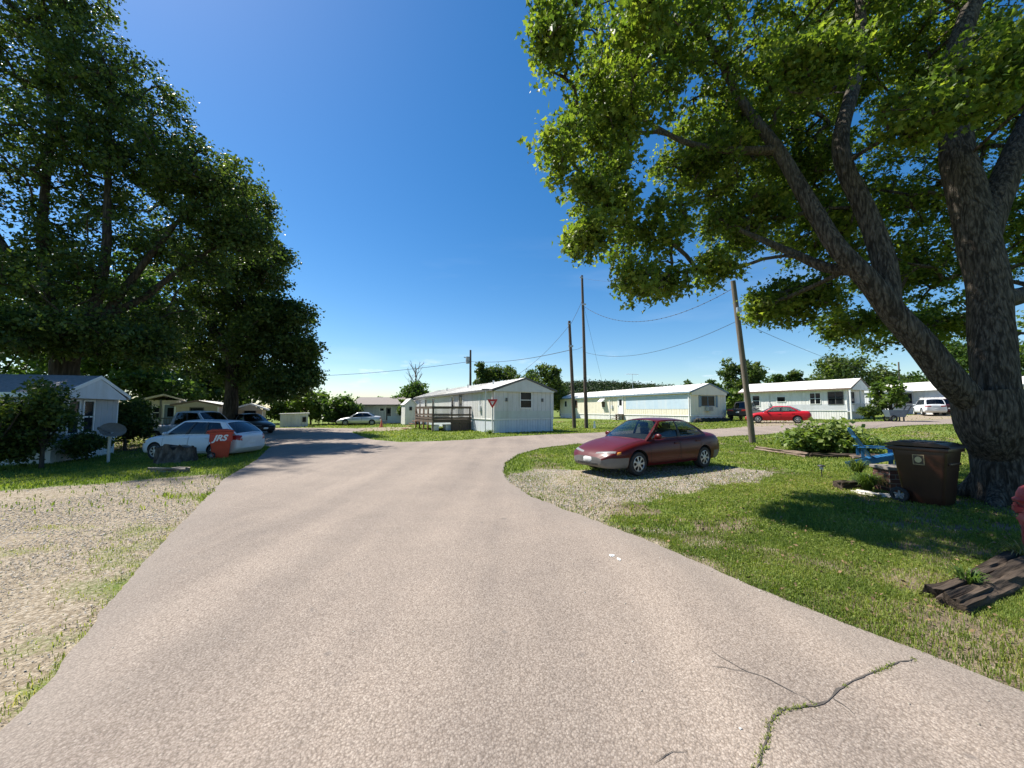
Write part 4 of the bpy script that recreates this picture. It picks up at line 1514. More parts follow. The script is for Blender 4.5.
wire('main line from the short dark pole to the transformer pole', P(570, 350, B1.y), P(471, 361.5, 56), .45, .026)
wire('main line from the transformer pole away left behind the dark trees', P(470, 361.5, 56), P(240, 376, 62), .8, .03)
wire('short span between the tops of the two paired poles', P(582.4, 300, B2.y), P(569.6, 326, B1.y), .1, .016)
wire('service drop from the short dark pole down left to the grey home roof', P(569.6, 325, B1.y), P(514, 377, 33), .4, .014)
wire('short cable between the paired poles at mid height', P(571, 350, B1.y), P(584, 346, B2.y), .1, .014)
wire('upper beaded cable sagging from the tall pole to the leaning pole top', P(583.3, 306, B2.y), P(733.7, 288, B3.y), 1.55, .014, True)
wire('lower cable sagging from the tall pole to the leaning pole', P(584, 352, B2.y), P(737, 321, B3.y), .95, .012)
wire('cable from the leaning pole to the white home with the porch', P(737, 320, B3.y), P(868, 371, 38), .25, .011)
wire('guy wire from the tall pole down to the cream home', P(583.2, 303, B2.y), P(603, 385, 44), .1, .010)
wire('faint line from the tall pole top right into the maple crown', P(582.2, 278, B2.y), P(690, 279, 12), .2, .006)

# ------------------------------------------------------------------ small things
def adirondack():
    b = G(877, 468)
    r = empty('garden_chair', b, R(-33), 'bright blue slatted garden chair facing right beside the leafy bush', 'chair')
    m = mat('chair_blue', (.014, .105, .25), .5, .08, 6)
    # local x = facing
    mb = MB()
    for i in range(6):
        t = i / 5
        x = .38 - .52 * t; z = .40 - .13 * t
        mb.box(x - .047, x + .047, -.27, .27, z - .012, z + .012)
    mb.build('seat', m, r)
    mb = MB()
    for i in range(7):
        y = -.27 + i * .09
        top = 1.0 + .10 * math.cos((i - 3) / 3 * 1.25)
        mb.add([(-.10, y - .041, .26), (-.10, y + .041, .26), (-.52 + (1.05 - top) * .4, y * 1.16 + .045, top), (-.52 + (1.05 - top) * .4, y * 1.16 - .045, top),
                (-.125, y - .041, .25), (-.125, y + .041, .25), (-.545 + (1.05 - top) * .4, y * 1.16 + .045, top - .01), (-.545 + (1.05 - top) * .4, y * 1.16 - .045, top - .01)],
               [(0, 1, 2, 3), (7, 6, 5, 4), (0, 4, 5, 1), (1, 5, 6, 2), (2, 6, 7, 3), (3, 7, 4, 0)])
    mb.beam((-.27, -.32, .56), (-.27, .32, .56), .03, .07); mb.beam((-.44, -.33, .85), (-.44, .33, .85), .025, .06)
    mb.build('backrest', m, r, fixn=True)
    for s in (-1, 1):
        mb = MB(); y = s * .34
        mb.prism([(.45, .55 + .012), (.45, .58), (-.42, .58), (-.42, .562)], y - .07, y + .07, 0, 'xz')
        mb.build('armrest', m, r, fixn=True)
        mb = MB(); mb.box(.30, .40, y - .02 - s * .03, y + .02 - s * .03, 0, .56); mb.build('leg', m, r)
        mb = MB(); mb.beam((.36, s * .285, .36), (-.62, s * .285, .03), .028, .12); mb.build('leg', m, r)
        mb = MB(); mb.beam((-.33, s * .33, .30), (-.33, s * .33, .56), .028, .07); mb.build('arm_support', m, r)


adirondack()


def bin_shape(mb, w0, d0, w1, d1, h, rnd=.06, rows=6, mi=0):
    """tapered rounded box, open bottom closed top"""
    def ring(w, d, z):
        out = []
        for sx, sy, a0 in ((1, 1, 0), (-1, 1, 90), (-1, -1, 180), (1, -1, 270)):
            for k in range(5):
                a = R(a0 + 22.5 * k)
                out.append((sx * (w / 2 - rnd) + rnd * math.cos(a), sy * (d / 2 - rnd) + rnd * math.sin(a), z))
        return out
    vs = []
    for i in range(rows + 1):
        t = i / rows
        vs += ring(w0 + (w1 - w0) * t, d0 + (d1 - d0) * t, h * t)
    n = 20
    fs = [(i * n + k, i * n + (k + 1) % n, (i + 1) * n + (k + 1) % n, (i + 1) * n + k) for i in range(rows) for k in range(n)]
    fs += [tuple(reversed(range(n))), tuple(rows * n + k for k in range(n))]
    mb.add(vs, fs, mi)


def wheel_small(root, x, y, r, w=.06, m=None):
    mb = MB(); mb.lathe([(r * .62, -w / 2), (r * .95, -w / 2), (r, -w / 4), (r, w / 4), (r * .95, w / 2), (r * .62, w / 2)], 20, (x, y, r), 'y', closed=True)
    wh = mb.build('wheel', M_black, root, smooth=True)
    mb = MB()
    mb.lathe([(0.001, -w * .3), (r * .2, -w * .3), (r * .2, w * .3), (0.001, w * .3)], 12, (x, y, r), 'y')
    for k in range(5):
        a = k * 2 * math.pi / 5 + .3
        mb.beam((x + math.cos(a) * r * .15, y, r + math.sin(a) * r * .15), (x + math.cos(a) * r * .66, y, r + math.sin(a) * r * .66), w * .5, r * .16, up=(0, 1, 0))
    mb.build('rim', m or mat('wheel_grey', (.22, .22, .22), .6), wh, fixn=True)


def cart(label, name, loc, rz, m, lid_m, scale=1.0, sticker=None, logo=None, tilt=0):
    """local +x = lid opening side (front), wheels at -x"""
    r = empty(name, loc, rz, label, 'trash bin')
    r.scale = (scale,) * 3
    mb = MB(); bin_shape(mb, .50, .46, .72, .60, .98, .05)
    mb.box(-.38, .38, -.315, .315, .92, .985)
    # moulded shoulder and ribs
    mb.box(.30, .362, -.20, .20, .70, .74)
    body = mb.build('body', m, r, smooth=True, sharp=35, bevel=.006)
    mb = MB()
    prof = [(-.43, 1.0), (-.43, 1.03), (-.30, 1.075), (.25, 1.07), (.40, 1.03), (.42, .985), (.40, .985), (.395, 1.0)]
    mb.prism(prof, -.335, .335, 0, 'xz')
    for y in (-.2, 0, .2):
        mb.prism([(-.30, 1.07), (-.28, 1.09), (.2, 1.085), (.24, 1.065)], y - .05, y + .05, 0, 'xz')
    mb.build('lid', lid_m, r, fixn=True, bevel=.01)
    mb = MB(); mb.cyl((-.44, -.25, .96), (-.44, .25, .96), .018, n=8)
    for y in (-.25, .25):
        mb.beam((-.44, y, .96), (-.36, y, .93), .03, .04)
    mb.build('handle', lid_m, r)
    mb = MB(); mb.cyl((-.27, -.32, .13), (-.27, .32, .13), .014, n=8); mb.build('axle', M_metal, r)
    for y in (-.32, .32):
        wheel_small(r, -.27, y, .13)
    return r


# brown cart in front of the maple
bl = G(930, 508.5)
cb = cart('dark brown wheeled trash cart with a beige sticker in front of the big trunk', 'trash_cart', (bl.x + .36, bl.y + .34, H(bl.x, bl.y)), R(-66), mat('cart_brown', (.032, .0095, .0045), .38, .2, 4, dirt=((.085, .035, .015), .35, (3, 3, 1.2))), mat('cart_lid', (.02, .011, .009), .4, .2, 5), .98)
# sticker with a round crest on the side facing the road: side wall leans outward from .46 to .60 over .98
def side_panel(parent, name, x0, x1, z0, z1, m, lift, scale_y=-1):
    mb = MB()
    f = lambda z: -(.23 + .07 * z / .98) - lift
    mb.add([(x0, f(z0), z0), (x1, f(z0), z0), (x1, f(z1), z1), (x0, f(z1), z1), (x0, f(z0) + .002, z0), (x1, f(z0) + .002, z0), (x1, f(z1) + .002, z1), (x0, f(z1) + .002, z1)],
           [(0, 1, 2, 3), (7, 6, 5, 4), (0, 4, 5, 1), (1, 5, 6, 2), (2, 6, 7, 3), (3, 7, 4, 0)])
    return mb.build(name, m, parent, fixn=True)


st = side_panel(cb, 'sticker', -.075, .075, .685, .86, mat('sticker_beige', (.34, .26, .14), .5), .006)
side_panel(st, 'sticker_field', -.062, .062, .698, .847, mat('sticker_brown', (.07, .045, .03), .5), .0095)
mb = MB()
pts = []
for k in range(16):
    a = 2 * math.pi * k / 16
    pts.append((.045 * math.cos(a), .775 + .052 * math.sin(a)))
mb.prism(pts, -(.23 + .07 * .775 / .98) - .016, -(.23 + .07 * .775 / .98) - .008, 0, 'xz')
mb.build('crest', mat('crest_gold', (.50, .40, .20), .5), st, fixn=True)

# red bin by the white wagon
bl = G(222, 458.5)
rb = cart('orange red wheeled trash bin with slanted white lettering beside the white wagon', 'trash_cart', (bl.x - .22, bl.y + .2, H(bl.x, bl.y)), R(38), mat('bin_red', (.52, .055, .02), .5, .12, 5), mat('bin_red_lid', (.45, .045, .02), .5, .12, 5), .88)
mb = MB(); mb.box(-.35, .35, -.330, -.316, .62, .918); mb.build('label_panel', mat('bin_panel', (.48, .035, .02), .45), rb)
cu = bpy.data.curves.new('t', 'FONT'); cu.body = 'JRS'; cu.size = .30; cu.align_x = 'CENTER'; cu.extrude = .002; cu.shear = .35; cu.offset = .012
to = bpy.data.objects.new('t', cu); COL.objects.link(to)
me = bpy.data.meshes.new_from_object(to.evaluated_get(bpy.context.evaluated_depsgraph_get())); bpy.data.objects.remove(to)
me.materials.clear(); me.materials.append(M_white)
o = bpy.data.objects.new('lettering', me); COL.objects.link(o); o.parent = rb
o.rotation_euler = (R(90), 0, 0); o.location = (-.04, -.334, .67)


# ---- hydrant at the right edge
def hydrant():
    b = GX(1023, 4.2)
    r = empty('fire_hydrant', b, R(20), 'faded red fire hydrant at the right edge of the lawn', 'fire hydrant')
    m = mat('hydrant_red', (.27, .022, .024), .55, .25, 12, dirt=((.42, .16, .14), .6, (9, 9, 9)))
    mb = MB(); mb.lathe([(.16, -.1), (.16, .03), (.15, .05), (.10, .06), (.095, .48), (.12, .5), (.15, .51), (.15, .56), (.10, .57), (.10, .60), (.14, .61), (.145, .635), (.12, .66), (.115, .70), (.09, .76), (.05, .79), (.035, .80), (.035, .84), (.0, .845)], 24)
    mb.build('barrel', m, r, smooth=True, sharp=35)
    for k, (ax, rr) in enumerate((('x', .06), ('x', .06))):
        s = (-1, 1)[k]
        mb = MB(); mb.lathe([(.055, 0), (.06, .10), (.075, .105), (.075, .15), (.035, .155), (.03, .18), (0, .181)], 16, (0, 0, 0), 'x')
        for i in range(8):
            a = i * math.pi / 4
            mb.box(.107, .147, math.cos(a) * .075 - .01, math.cos(a) * .075 + .01, math.sin(a) * .075 - .01, math.sin(a) * .075 + .01)
        o = mb.build('outlet_cap', m, r, smooth=True, sharp=35); o.location = (s * .0, 0, .44)
        o.rotation_euler = (0, 0, 0 if s > 0 else math.pi)
    mb = MB(); mb.lathe([(.07, 0), (.075, .10), (.095, .105), (.095, .155), (.04, .16), (.035, .185), (0, .186)], 16, (0, 0, 0), 'x')
    o = mb.build('outlet_cap', m, r, smooth=True, sharp=35); o.location = (0, 0, .42); o.rotation_euler = (0, 0, R(-100))
    for i in range(8):
        a = i * math.pi / 4
        mb = MB(); mb.cyl((math.cos(a) * .128, math.sin(a) * .128, .49), (math.cos(a) * .128, math.sin(a) * .128, .585), .016, n=6)
        mb.build('flange_bolt', m, r)


hydrant()


# ---- weathered landscape timbers
def timber(label, a, b, w, h, seed, m, cat='timber', name='landscape_timber', group=None, splits=3):
    a = Vector(a); b = Vector(b)
    L = (b - a).length; ang = math.atan2(b.y - a.y, b.x - a.x)
    n = max(24, int(L / .05)); r = random.Random(seed)
    mb = MB()
    prof = []
    k = 26
    for i in range(k):
        t = i / k * 2 * math.pi
        c, s = math.cos(t), math.sin(t)
        e = 5
        d = (abs(c) ** e + abs(s) ** e) ** (-1 / e)
        prof.append((c * d * w / 2, s * d * h / 2, r.uniform(0, 1)))
    vs = []
    for i in range(n + 1):
        x = L * i / n
        for j, (y, z, q) in enumerate(prof):
            gr = mnoise.noise(Vector((x * .8, y * 26 + seed, z * 26))) * .046 + mnoise.noise(Vector((x * 3.5, y * 60, z * 60 + seed))) * .022
            en = 0
            if i < 2 or i > n - 2:
                en = mnoise.noise(Vector((seed, y * 18, z * 18))) * .11
            f = 1 + gr / max(.05, math.hypot(y, z)) * 1.3
            vs.append((x + en + mnoise.noise(Vector((0, y * 20, z * 20 + seed))) * .03 * (1 if i in (0, n) else 0), y * f, h / 2 + z * f + .012 * mnoise.noise(Vector((x * 1.5, seed, 0)))))
    fs = [(i * k + j, i * k + (j + 1) % k, (i + 1) * k + (j + 1) % k, (i + 1) * k + j) for i in range(n) for j in range(k)]
    fs += [tuple(reversed(range(k))), tuple(n * k + j for j in range(k))]
    mb.add(vs, fs)
    o = mb.build(name, m, smooth=True, sharp=28)
    o.location = (a.x, a.y, H(a.x, a.y) + a.z - .02); o.rotation_euler = (0, 0, ang)
    tag(o, label, cat, group)
    return o


def tie_mat(name, c0, c1):
    m, nt, b = new_mat(name)
    oc = objcoord(nt, (1.2, 26, 26))
    n = noise_tex(nt, 1.0, 6, oc, .65)
    n2 = noise_tex(nt, .25, 4, oc, .6)
    c = ramp(nt, n.outputs[0], [(.32, c0), (.68, c1)])
    nt.links.new(c, b.inputs['Base Color']); b.inputs['Roughness'].default_value = .9; b.inputs['Specular IOR Level'].default_value = .2
    bump(nt, b, n.outputs[0], .9, .02)
    return m


M_tie = tie_mat('old_tie', (.016, .012, .009), (.10, .074, .055))
M_tie2 = tie_mat('weathered_timber', (.08, .055, .04), (.26, .20, .155))
p0 = G(962, 613); p1 = G(1062, 566)
d_ = (p1 - p0).normalized(); n_ = Vector((-d_.y, d_.x, 0))
timber('front weathered black railway tie on the lawn by the hydrant', p0 + n_ * .05, p1 + n_ * .05, .155, .12, 3, M_tie, group='railway ties on the lawn')
timber('rear weathered black railway tie lying against the front one', p0 + n_ * .21 + d_ * .12, p1 + n_ * .20 + d_ * .15, .13, .12, 8, M_tie, group='railway ties on the lawn')
# edging round the bush
e0 = G(757, 450); e1 = G(808, 457.5); e2 = G(872, 458.5)
timber('pale weathered edging timber left of the leafy bush', e0, e1, .2, .16, 12, M_tie2, group='edging timbers round the bush')
timber('shaded edging timber in front of the leafy bush', e1 + Vector((.05, .02, 0)), e2, .2, .16, 13, M_tie, group='edging timbers round the bush')
timber('short edging timber behind the blue chair', G(852, 459.5) + Vector((0, .0, 0)), G(878, 458), .16, .14, 16, M_tie2, group='edging timbers round the bush')
timber('dark log at the edge of the stone bed left of the grass clump', G(838, 489), G(857, 487), .2, .17, 14, M_tie, name='log', cat='log')
# stone edging strip of the bed
for i, (a, b) in enumerate((((853, 492), (880, 496.5)), ((881, 496.6), (908, 499.5)))):
    timber(('left pale stone edging piece below the grass clump', 'right pale stone edging piece beside the cart wheel')[i], G(*a), G(*b), .09, .06, 20 + i, mat('edging_stone', (.45, .42, .37), .9, .2, 12), cat='edging', name='edging_stone', group='stone bed edging')


def brick_planter():
    b = G(896, 491.5)
    r = empty('brick_planter', b, R(-8), 'small dark brick pier with pale mortar joints beside the trash cart', 'brick pier')
    mbk = mat('brick_dark', (.075, .03, .022), .9, .35, 9, bumpv=.3); mm = mat('mortar_pale', (.20, .175, .15), .9, .1, 9)
    mb = MB(); mb.box(-.24, .24, -.2, .2, 0, .44); mb.build('mortar', mm, r)
    mb = MB()
    for c in range(5):
        z = .02 + c * .085
        for k in range(-1, 3):
            x = -.24 + k * .21 + (.1 if c % 2 else 0)
            x0, x1 = max(-.247, x + .01), min(.247, x + .2)
            if x1 - x0 > .03:
                mb.box(x0, x1, -.208, -.19, z, z + .07); mb.box(x0, x1, .19, .208, z, z + .07)
        for k in range(-1, 3):
            y = -.2 + k * .21 + (.1 if c % 2 else 0)
            y0, y1 = max(-.185, y + .01), min(.185, y + .2)
            if y1 - y0 > .03:
                mb.box(-.248, -.23, y0, y1, z, z + .07); mb.box(.23, .248, y0, y1, z, z + .07)
    mb.build('brick', mbk, r)
    mb = MB(); mb.box(-.28, .28, -.24, .24, .442, .50); mb.build('capstone', mm, r, bevel=.01)


brick_planter()


def path_light():
    b = G(822, 478)
    r = empty('path_light', b, 0, 'small dark solar path light standing in the lawn left of the grass clump', 'path light')
    mb = MB(); mb.cyl((0, 0, -.05), (0, 0, .2), .012, n=8); mb.build('stake', M_blackpl, r)
    mb = MB(); mb.lathe([(.035, .2), (.04, .27), (.0, .272)], 12); mb.build('lens', mat('lens_pale', (.6, .6, .58), .3), r, smooth=True)
    mb = MB(); mb.lathe([(.075, .268), (.078, .28), (.06, .30), (0, .315)], 14); mb.build('cap', M_blackpl, r, smooth=True)


path_light()


def ornamental_grass(label, base, n, h, spread, name='grass_clump', m=None, cat='grass clump'):
    r_ = np.random.default_rng(int(abs(base.x) * 100))
    th = r_.uniform(0, 2 * np.pi, n); lean = r_.uniform(.15, 1.0, n) * spread; hh = h * r_.uniform(.6, 1.1, n)
    w = r_.uniform(.008, .016, n)
    seg = 5
    Vv = np.zeros((n, seg * 2 + 1, 3))
    for s in range(seg):
        t = s / seg
        rr = lean * t ** 1.4; z = hh * (t * 1.35 - .55 * t ** 2.4)
        px_, py_ = np.cos(th) * (rr + .04), np.sin(th) * (rr + .04)
        ww = w * (1 - t * .7)
        Vv[:, 2 * s] = np.stack([px_ - np.sin(th) * ww, py_ + np.cos(th) * ww, z], 1)
        Vv[:, 2 * s + 1] = np.stack([px_ + np.sin(th) * ww, py_ - np.cos(th) * ww, z], 1)
    Vv[:, -1] = np.stack([np.cos(th) * (lean + .04), np.sin(th) * (lean + .04), hh * .78 - lean * .25], 1)
    lp = []
    for s in range(seg - 1):
        lp += [2 * s, 2 * s + 1, 2 * s + 3, 2 * s + 2]
    lp += [2 * seg - 2, 2 * seg - 1, 2 * seg]
    loops = ((np.arange(n) * (2 * seg + 1))[:, None] + np.array(lp)[None]).ravel()
    o = np_mesh(name, Vv.reshape(-1, 3), np.tile([4] * (seg - 1) + [3], n), loops, m or M_leaf_mid, None, np.repeat(r_.random(n), 2 * seg + 1))
    o.location = base
    return tag(o, label, cat)


ornamental_grass('arching ornamental grass clump in front of the brick pier', G(868, 491), 420, .42, .36, m=M_leaf_light)
ornamental_grass('taller wispy grass clump behind the ornamental grass', G(858, 477), 240, .5, .3, m=M_leaf_dark)
ornamental_grass('weeds sprouting round the foot of the red hydrant', GX(1012, 4.15), 90, .26, .28, 'weed_clump', M_grass_dry, 'weeds')
ornamental_grass('weeds at the foot of the yield sign', G(490, 434), 160, .35, .5, 'weed_clump', M_leaf_mid, 'weeds')
# little weed growing between the ties
ornamental_grass('small green weed growing between the two railway ties', p0 + d_ * .62 + n_ * .15 + Vector((0, 0, .03)), 60, .2, .16, 'weed_clump', M_leaf_mid, 'weeds')


# ---- stump and board at left
def stump():
    b = G(178, 463.5)
    r = empty('tree_stump', b + Vector((-.32, .35, 0)), 0, 'wide grey tree stump in front of the white wagon', 'tree stump')
    mb = MB(); n = 40
    vs = []
    for i in range(9):
        t = i / 8
        for k in range(n):
            a = 2 * math.pi * k / n
            rr = (.43 + .13 * (1 - t) ** 2) * (1 +   .26 * mnoise.noise(Vector((math.cos(a) * 1.3, math.sin(a) * 1.3, t * .6))) + .14 * mnoise.noise(Vector((math.cos(a) * 5, math.sin(a) * 5, t))))
            vs.append((rr * math.cos(a) * 1.15, rr * math.sin(a) * .8, -.1 + t * (.58 + .16 * mnoise.noise(Vector((math.cos(a) * 2, math.sin(a) * 2, 0))))))
    fs = [(i * n + k, i * n + (k + 1) % n, (i + 1) * n + (k + 1) % n, (i + 1) * n + k) for i in range(8) for k in range(n)]
    mb.add(vs, fs + [tuple(8 * n + k for k in range(n))])
    mb.build('bark', bark_mat('bark_stump', (.05, .042, .035), (.17, .145, .12), .4, 8, 1.0), r, smooth=True, sharp=40)
    vv = [Vector(v) for v in vs[8 * n:]]
    mb = MB(); mb.add([(v.x * .93, v.y * .93, v.z + .006) for v in vv], [tuple(range(n))]); mb.build('cut_face', mat('cut_wood', (.26, .21, .16), .9, .25, 8), r)


stump()
timber('pale rotten log lying in the grass in front of the stump', G(150, 471.5), G(187, 472.5), .14, .13, 31, tie_mat('pale_log', (.10, .08, .065), (.36, .32, .28)), name='log', cat='log')


def dish():
    b = G(108, 462.5)
    r = empty('satellite_dish', b, 0, 'brownish satellite dish on a pale post before the shaded home', 'satellite dish')
    mb = MB(); mb.cyl((0, 0, -.1), (0, 0, 1.02), .045, n=10); mb.build('post', mat('post_pale', (.55, .53, .48), .7), r, smooth=True)
    mb = MB(); mb.lathe([(0.001, 0), (.15, .015), (.3, .06), (.40, .11), (.405, .105), (.3, .045), (.15, 0), (0.001, -.015)], 28)
    o = mb.build('reflector', mat('dish_brown', (.15, .125, .10), .7, .2, 6), r, smooth=True)
    o.location = (.06, .05, 1.16); o.rotation_euler = (R(52), R(18), R(25)); o.scale = (.95, .75, .9)
    mb = MB(); mb.beam((.06, .05, 1.05), (.05, -.42, 1.28), .025, .025); mb.blob((.05, -.44, 1.3), (.05, .06, .05), 2, .1, 2); mb.build('feed_arm', M_trim_dark, r)
    mb = MB(); mb.box(-.06, .1, -.05, .08, .98, 1.12); mb.build('bracket', M_metal, r)


dish()

# crumpled white litter on the road
for i, (px, py, s) in enumerate(((612, 558, .05), (619, 562, .045))):
    c = G(px, py); mb = MB(); mb.blob((0, 0, .006), (s * .6, s * .4, .007), i + 3, .9, 3)
    o = mb.build('paper_scrap', mat('paper', (.75, .74, .70), .8, .1, 20)); o.location = c + Vector((0, 0, ROAD_LIFT)); o.rotation_euler = (0, 0, .6 + i)
    tag(o, ('larger flattened white paper scrap on the asphalt', 'smaller white paper scrap right of the larger one on the asphalt')[i], 'litter', 'litter on the road')


# little white post on the lawn by the poles
b = G(594.5, 428.6)
r = empty('lawn_ornament', b, 0, 'small white lawn post right of the paired utility poles', 'lawn ornament')
mb = MB(); mb.lathe([(.10, 0), (.11, .3), (.06, .42), (.09, .55), (.0, .62)], 12); mb.build('figure', M_white, r, smooth=True)
mb = MB(); mb.lathe([(.16, -.03), (.16, .04), (.12, .06)], 12); mb.build('base', M_concrete, r, smooth=True)


# dark cart with pale panel under the small tree at right
b = GX(893, 33)
r = empty('garden_cart', b, R(-15), 'dark garden cart with a pale blue side under the small tree', 'garden cart')
mb = MB(); mb.add([(-.5, -.35, .4), (.5, -.35, .4), (.5, .35, .4), (-.5, .35, .4), (-.68, -.45, 1.0), (.68, -.45, 1.0), (.68, .45, 1.0), (-.68, .45, 1.0)],
                  [(3, 2, 1, 0), (4, 5, 6, 7), (0, 1, 5, 4), (1, 2, 6, 5), (2, 3, 7, 6), (3, 0, 4, 7)]); mb.build('tray', mat('cart_blue', (.12, .16, .20), .5), r, bevel=.02)
for y in (-.42, .42):
    wheel_small(r, -.35, y, .28, .09)
mb = MB(); mb.beam((.5, -.3, .45), (1.0, -.3, 1.35), .06, .06); mb.beam((.5, .3, .45), (1.0, .3, 1.35), .06, .06); mb.beam((1.0, -.33, 1.35), (1.0, .33, 1.35), .06, .06); mb.build('handle', M_trim_dark, r)
mb = MB(); mb.box(.4, .48, -.3, -.22, 0, .45); mb.box(.4, .48, .22, .3, 0, .45); mb.build('leg', M_trim_dark, r)

# orange cone-like marker by the far silver car
b = GX(382.3, 36)
mb = MB(); mb.box(-.19, .19, -.19, .19, 0, .04); mb.lathe([(.15, .04), (.03, .72), (0, .725)], 14)
o = mb.build('traffic_cone', mat('cone_orange', (.55, .16, .09), .6), smooth=True); o.location = b; tag(o, 'faded orange cone behind the far silver sedan', 'traffic cone')

# ------------------------------------------------------------------ vehicles
def pchip(xs, ys):
    xs = np.array(xs, float); ys = np.array(ys, float)
    h = np.diff(xs); dl = np.diff(ys) / h
    m = np.zeros(len(xs)); m[0] = dl[0]; m[-1] = dl[-1]
    for i in range(1, len(xs) - 1):
        if dl[i - 1] * dl[i] > 0:
            w1 = 2 * h[i] + h[i - 1]; w2 = h[i] + 2 * h[i - 1]
            m[i] = (w1 + w2) / (w1 / dl[i - 1] + w2 / dl[i])

    def f(x):
        x = np.clip(x, xs[0], xs[-1]); i = np.clip(np.searchsorted(xs, x) - 1, 0, len(xs) - 2)
        t = (x - xs[i]) / h[i]
        return float(ys[i] * (1 + 2 * t) * (1 - t) ** 2 + h[i] * m[i] * t * (1 - t) ** 2 + ys[i + 1] * t * t * (3 - 2 * t) + h[i] * m[i + 1] * t * t * (t - 1))
    return f


def curve(kp):
    kp = sorted(kp)
    return pchip([k[0] for k in kp], [k[1] for k in kp])


def chaikin(p, it=2):
    for _ in range(it):
        o = [p[0]]
        for a, b in zip(p[:-1], p[1:]):
            o.append((a[0] * .75 + b[0] * .25, a[1] * .75 + b[1] * .25)); o.append((a[0] * .25 + b[0] * .75, a[1] * .25 + b[1] * .75))
        o.append(p[-1]); p = o
    return p


M_glass = glass_mat('car_glass', (.42, .47, .46))
M_glass_dark = glass_mat('car_glass_dark', (.12, .13, .14))
M_interior = mat('car_interior', (.05, .047, .045), .85, .2, 9)
M_seat = mat('car_seat', (.16, .15, .14), .9, .2, 9)
M_tyre = mat('tyre', (.022, .022, .022), .8, .2, 14)
M_well = mat('wheel_well', (.008, .008, .008), .95)
M_hub = mat('hubcap', (.48, .48, .47), .4, .1, 9, metal=.5)
M_chrome = mat('chrome', (.7, .7, .7), .15, .05, 9, metal=1)
M_lamp = mat('lamp_lens', (.20, .20, .19), .25, .4, 40)
M_tail = mat('tail_lamp', (.32, .015, .012), .15, .15, 14)
M_amber = mat('amber_lens', (.55, .22, .04), .2)
M_plate = mat('licence_plate', (.62, .63, .62), .5, .15, 40)
M_seam = mat('panel_gap', (.012, .012, .012), .9)


def paint(name, col, rough=.35, metal=.1, fade=None):
    m = mat(name, col, rough, .06, 2, metal=metal, coat=.14, spec=.28, dirt=(fade, .4, (1.2, 1.2, 1.2)) if fade else None)
    return m


SEDAN = dict(
    L=(-2.16, 2.24), axle=(1.33, -1.27), r=.288, tw=.19,
    zb=[(-2.16, .40), (-2.05, .27), (-1.9, .21), (1.9, .18), (2.14, .20), (2.24, .28)],
    zt=[(-2.16, .70), (-2.12, .86), (-2.0, .945), (-1.55, .985), (-1.2, .965), (.85, .90), (1.25, .845), (1.75, .735), (2.02, .635), (2.17, .54), (2.24, .46)],
    zs=[(-2.16, .66), (-2.05, .83), (-1.5, .885), (-1.0, .87), (.8, .815), (1.4, .745), (1.85, .635), (2.12, .53), (2.24, .43)],
    wm=[(-2.16, .62), (-2.1, .74), (-1.8, .81), (-1, .845), (.8, .845), (1.4, .835), (1.8, .795), (2.05, .71), (2.17, .60), (2.24, .48)],
    cowl=1.08, cbow=.16, rf=.24, rr=-.86, bl=-1.52, roofz=(1.325, 1.315), crown=.05, wr=.54, wb=(.755, .70), wins=[(.05, .48), (.52, .93)],
    doors=[(.92, -.22), (-.24, -1.12)], bumper=(1.66, -1.72), bump_z=.49)

WAGON = dict(SEDAN, L=(-2.2, 2.2), axle=(1.33, -1.30), r=.33,
    zb=[(-2.2, .48), (-2.05, .33), (-1.9, .26), (1.9, .24), (2.1, .26), (2.2, .36)],
    zt=[(-2.2, .92), (-2.16, 1.02), (-2.0, 1.06), (-1.2, 1.06), (.9, 1.02), (1.35, .98), (1.75, .90), (2.02, .78), (2.15, .66), (2.2, .56)],
    zs=[(-2.2, .90), (-2.0, 1.02), (-1.0, 1.0), (.8, .95), (1.4, .90), (1.85, .80), (2.1, .64), (2.2, .54)],
    wm=[(-2.2, .66), (-2.12, .78), (-1.8, .86), (-1, .885), (.8, .885), (1.4, .87), (1.8, .82), (2.05, .70), (2.15, .58), (2.2, .48)],
    cowl=1.25, cbow=.16, rf=.35, rr=-1.45, bl=-2.06, roofz=(1.56, 1.52), crown=.05, wr=.60, wb=(.79, .74), wins=[(.06, .33), (.36, .60), (.63, .88)],
    doors=[(1.0, -.12), (-.14, -1.05)], bumper=(1.75, -1.95), bump_z=.5)

SUV = dict(WAGON, r=.36, rr=-1.75, bl=-2.1, roofz=(1.68, 1.66), wr=.64,
    zt=[(-2.2, 1.0), (-2.16, 1.08), (-2.0, 1.10), (-1.2, 1.10), (.9, 1.08), (1.35, 1.04), (1.8, .98), (2.05, .88), (2.16, .74), (2.2, .6)],
    zs=[(-2.2, .96), (-2.0, 1.06), (-1.0, 1.05), (.8, 1.0), (1.4, .96), (1.9, .88), (2.1, .72), (2.2, .58)], wins=[(.05, .30), (.33, .58), (.61, .93)])

PICKUP = dict(SUV, L=(-2.6, 2.6), axle=(1.6, -1.6), r=.38, cowl=1.25, rf=.5, rr=-.75, bl=-.98, roofz=(1.78, 1.78), wr=.66, wins=[(.06, .46), (.52, .9)],
    zb=[(-2.6, .5), (-2.4, .42), (2.4, .36), (2.6, .45)],
    zt=[(-2.6, 1.08), (-2.5, 1.10), (.9, 1.15), (1.4, 1.12), (2.3, 1.05), (2.52, .95), (2.6, .8)],
    zs=[(-2.6, 1.06), (-2.5, 1.08), (.8, 1.06), (2.3, .98), (2.52, .88), (2.6, .76)],
    wm=[(-2.6, .88), (-2.5, .93), (2.1, .93), (2.45, .86), (2.6, .72)], doors=[(1.15, .05), (.03, -.9)], bumper=(2.3, -2.45), bump_z=.62, bed=(-1.1, -2.5))


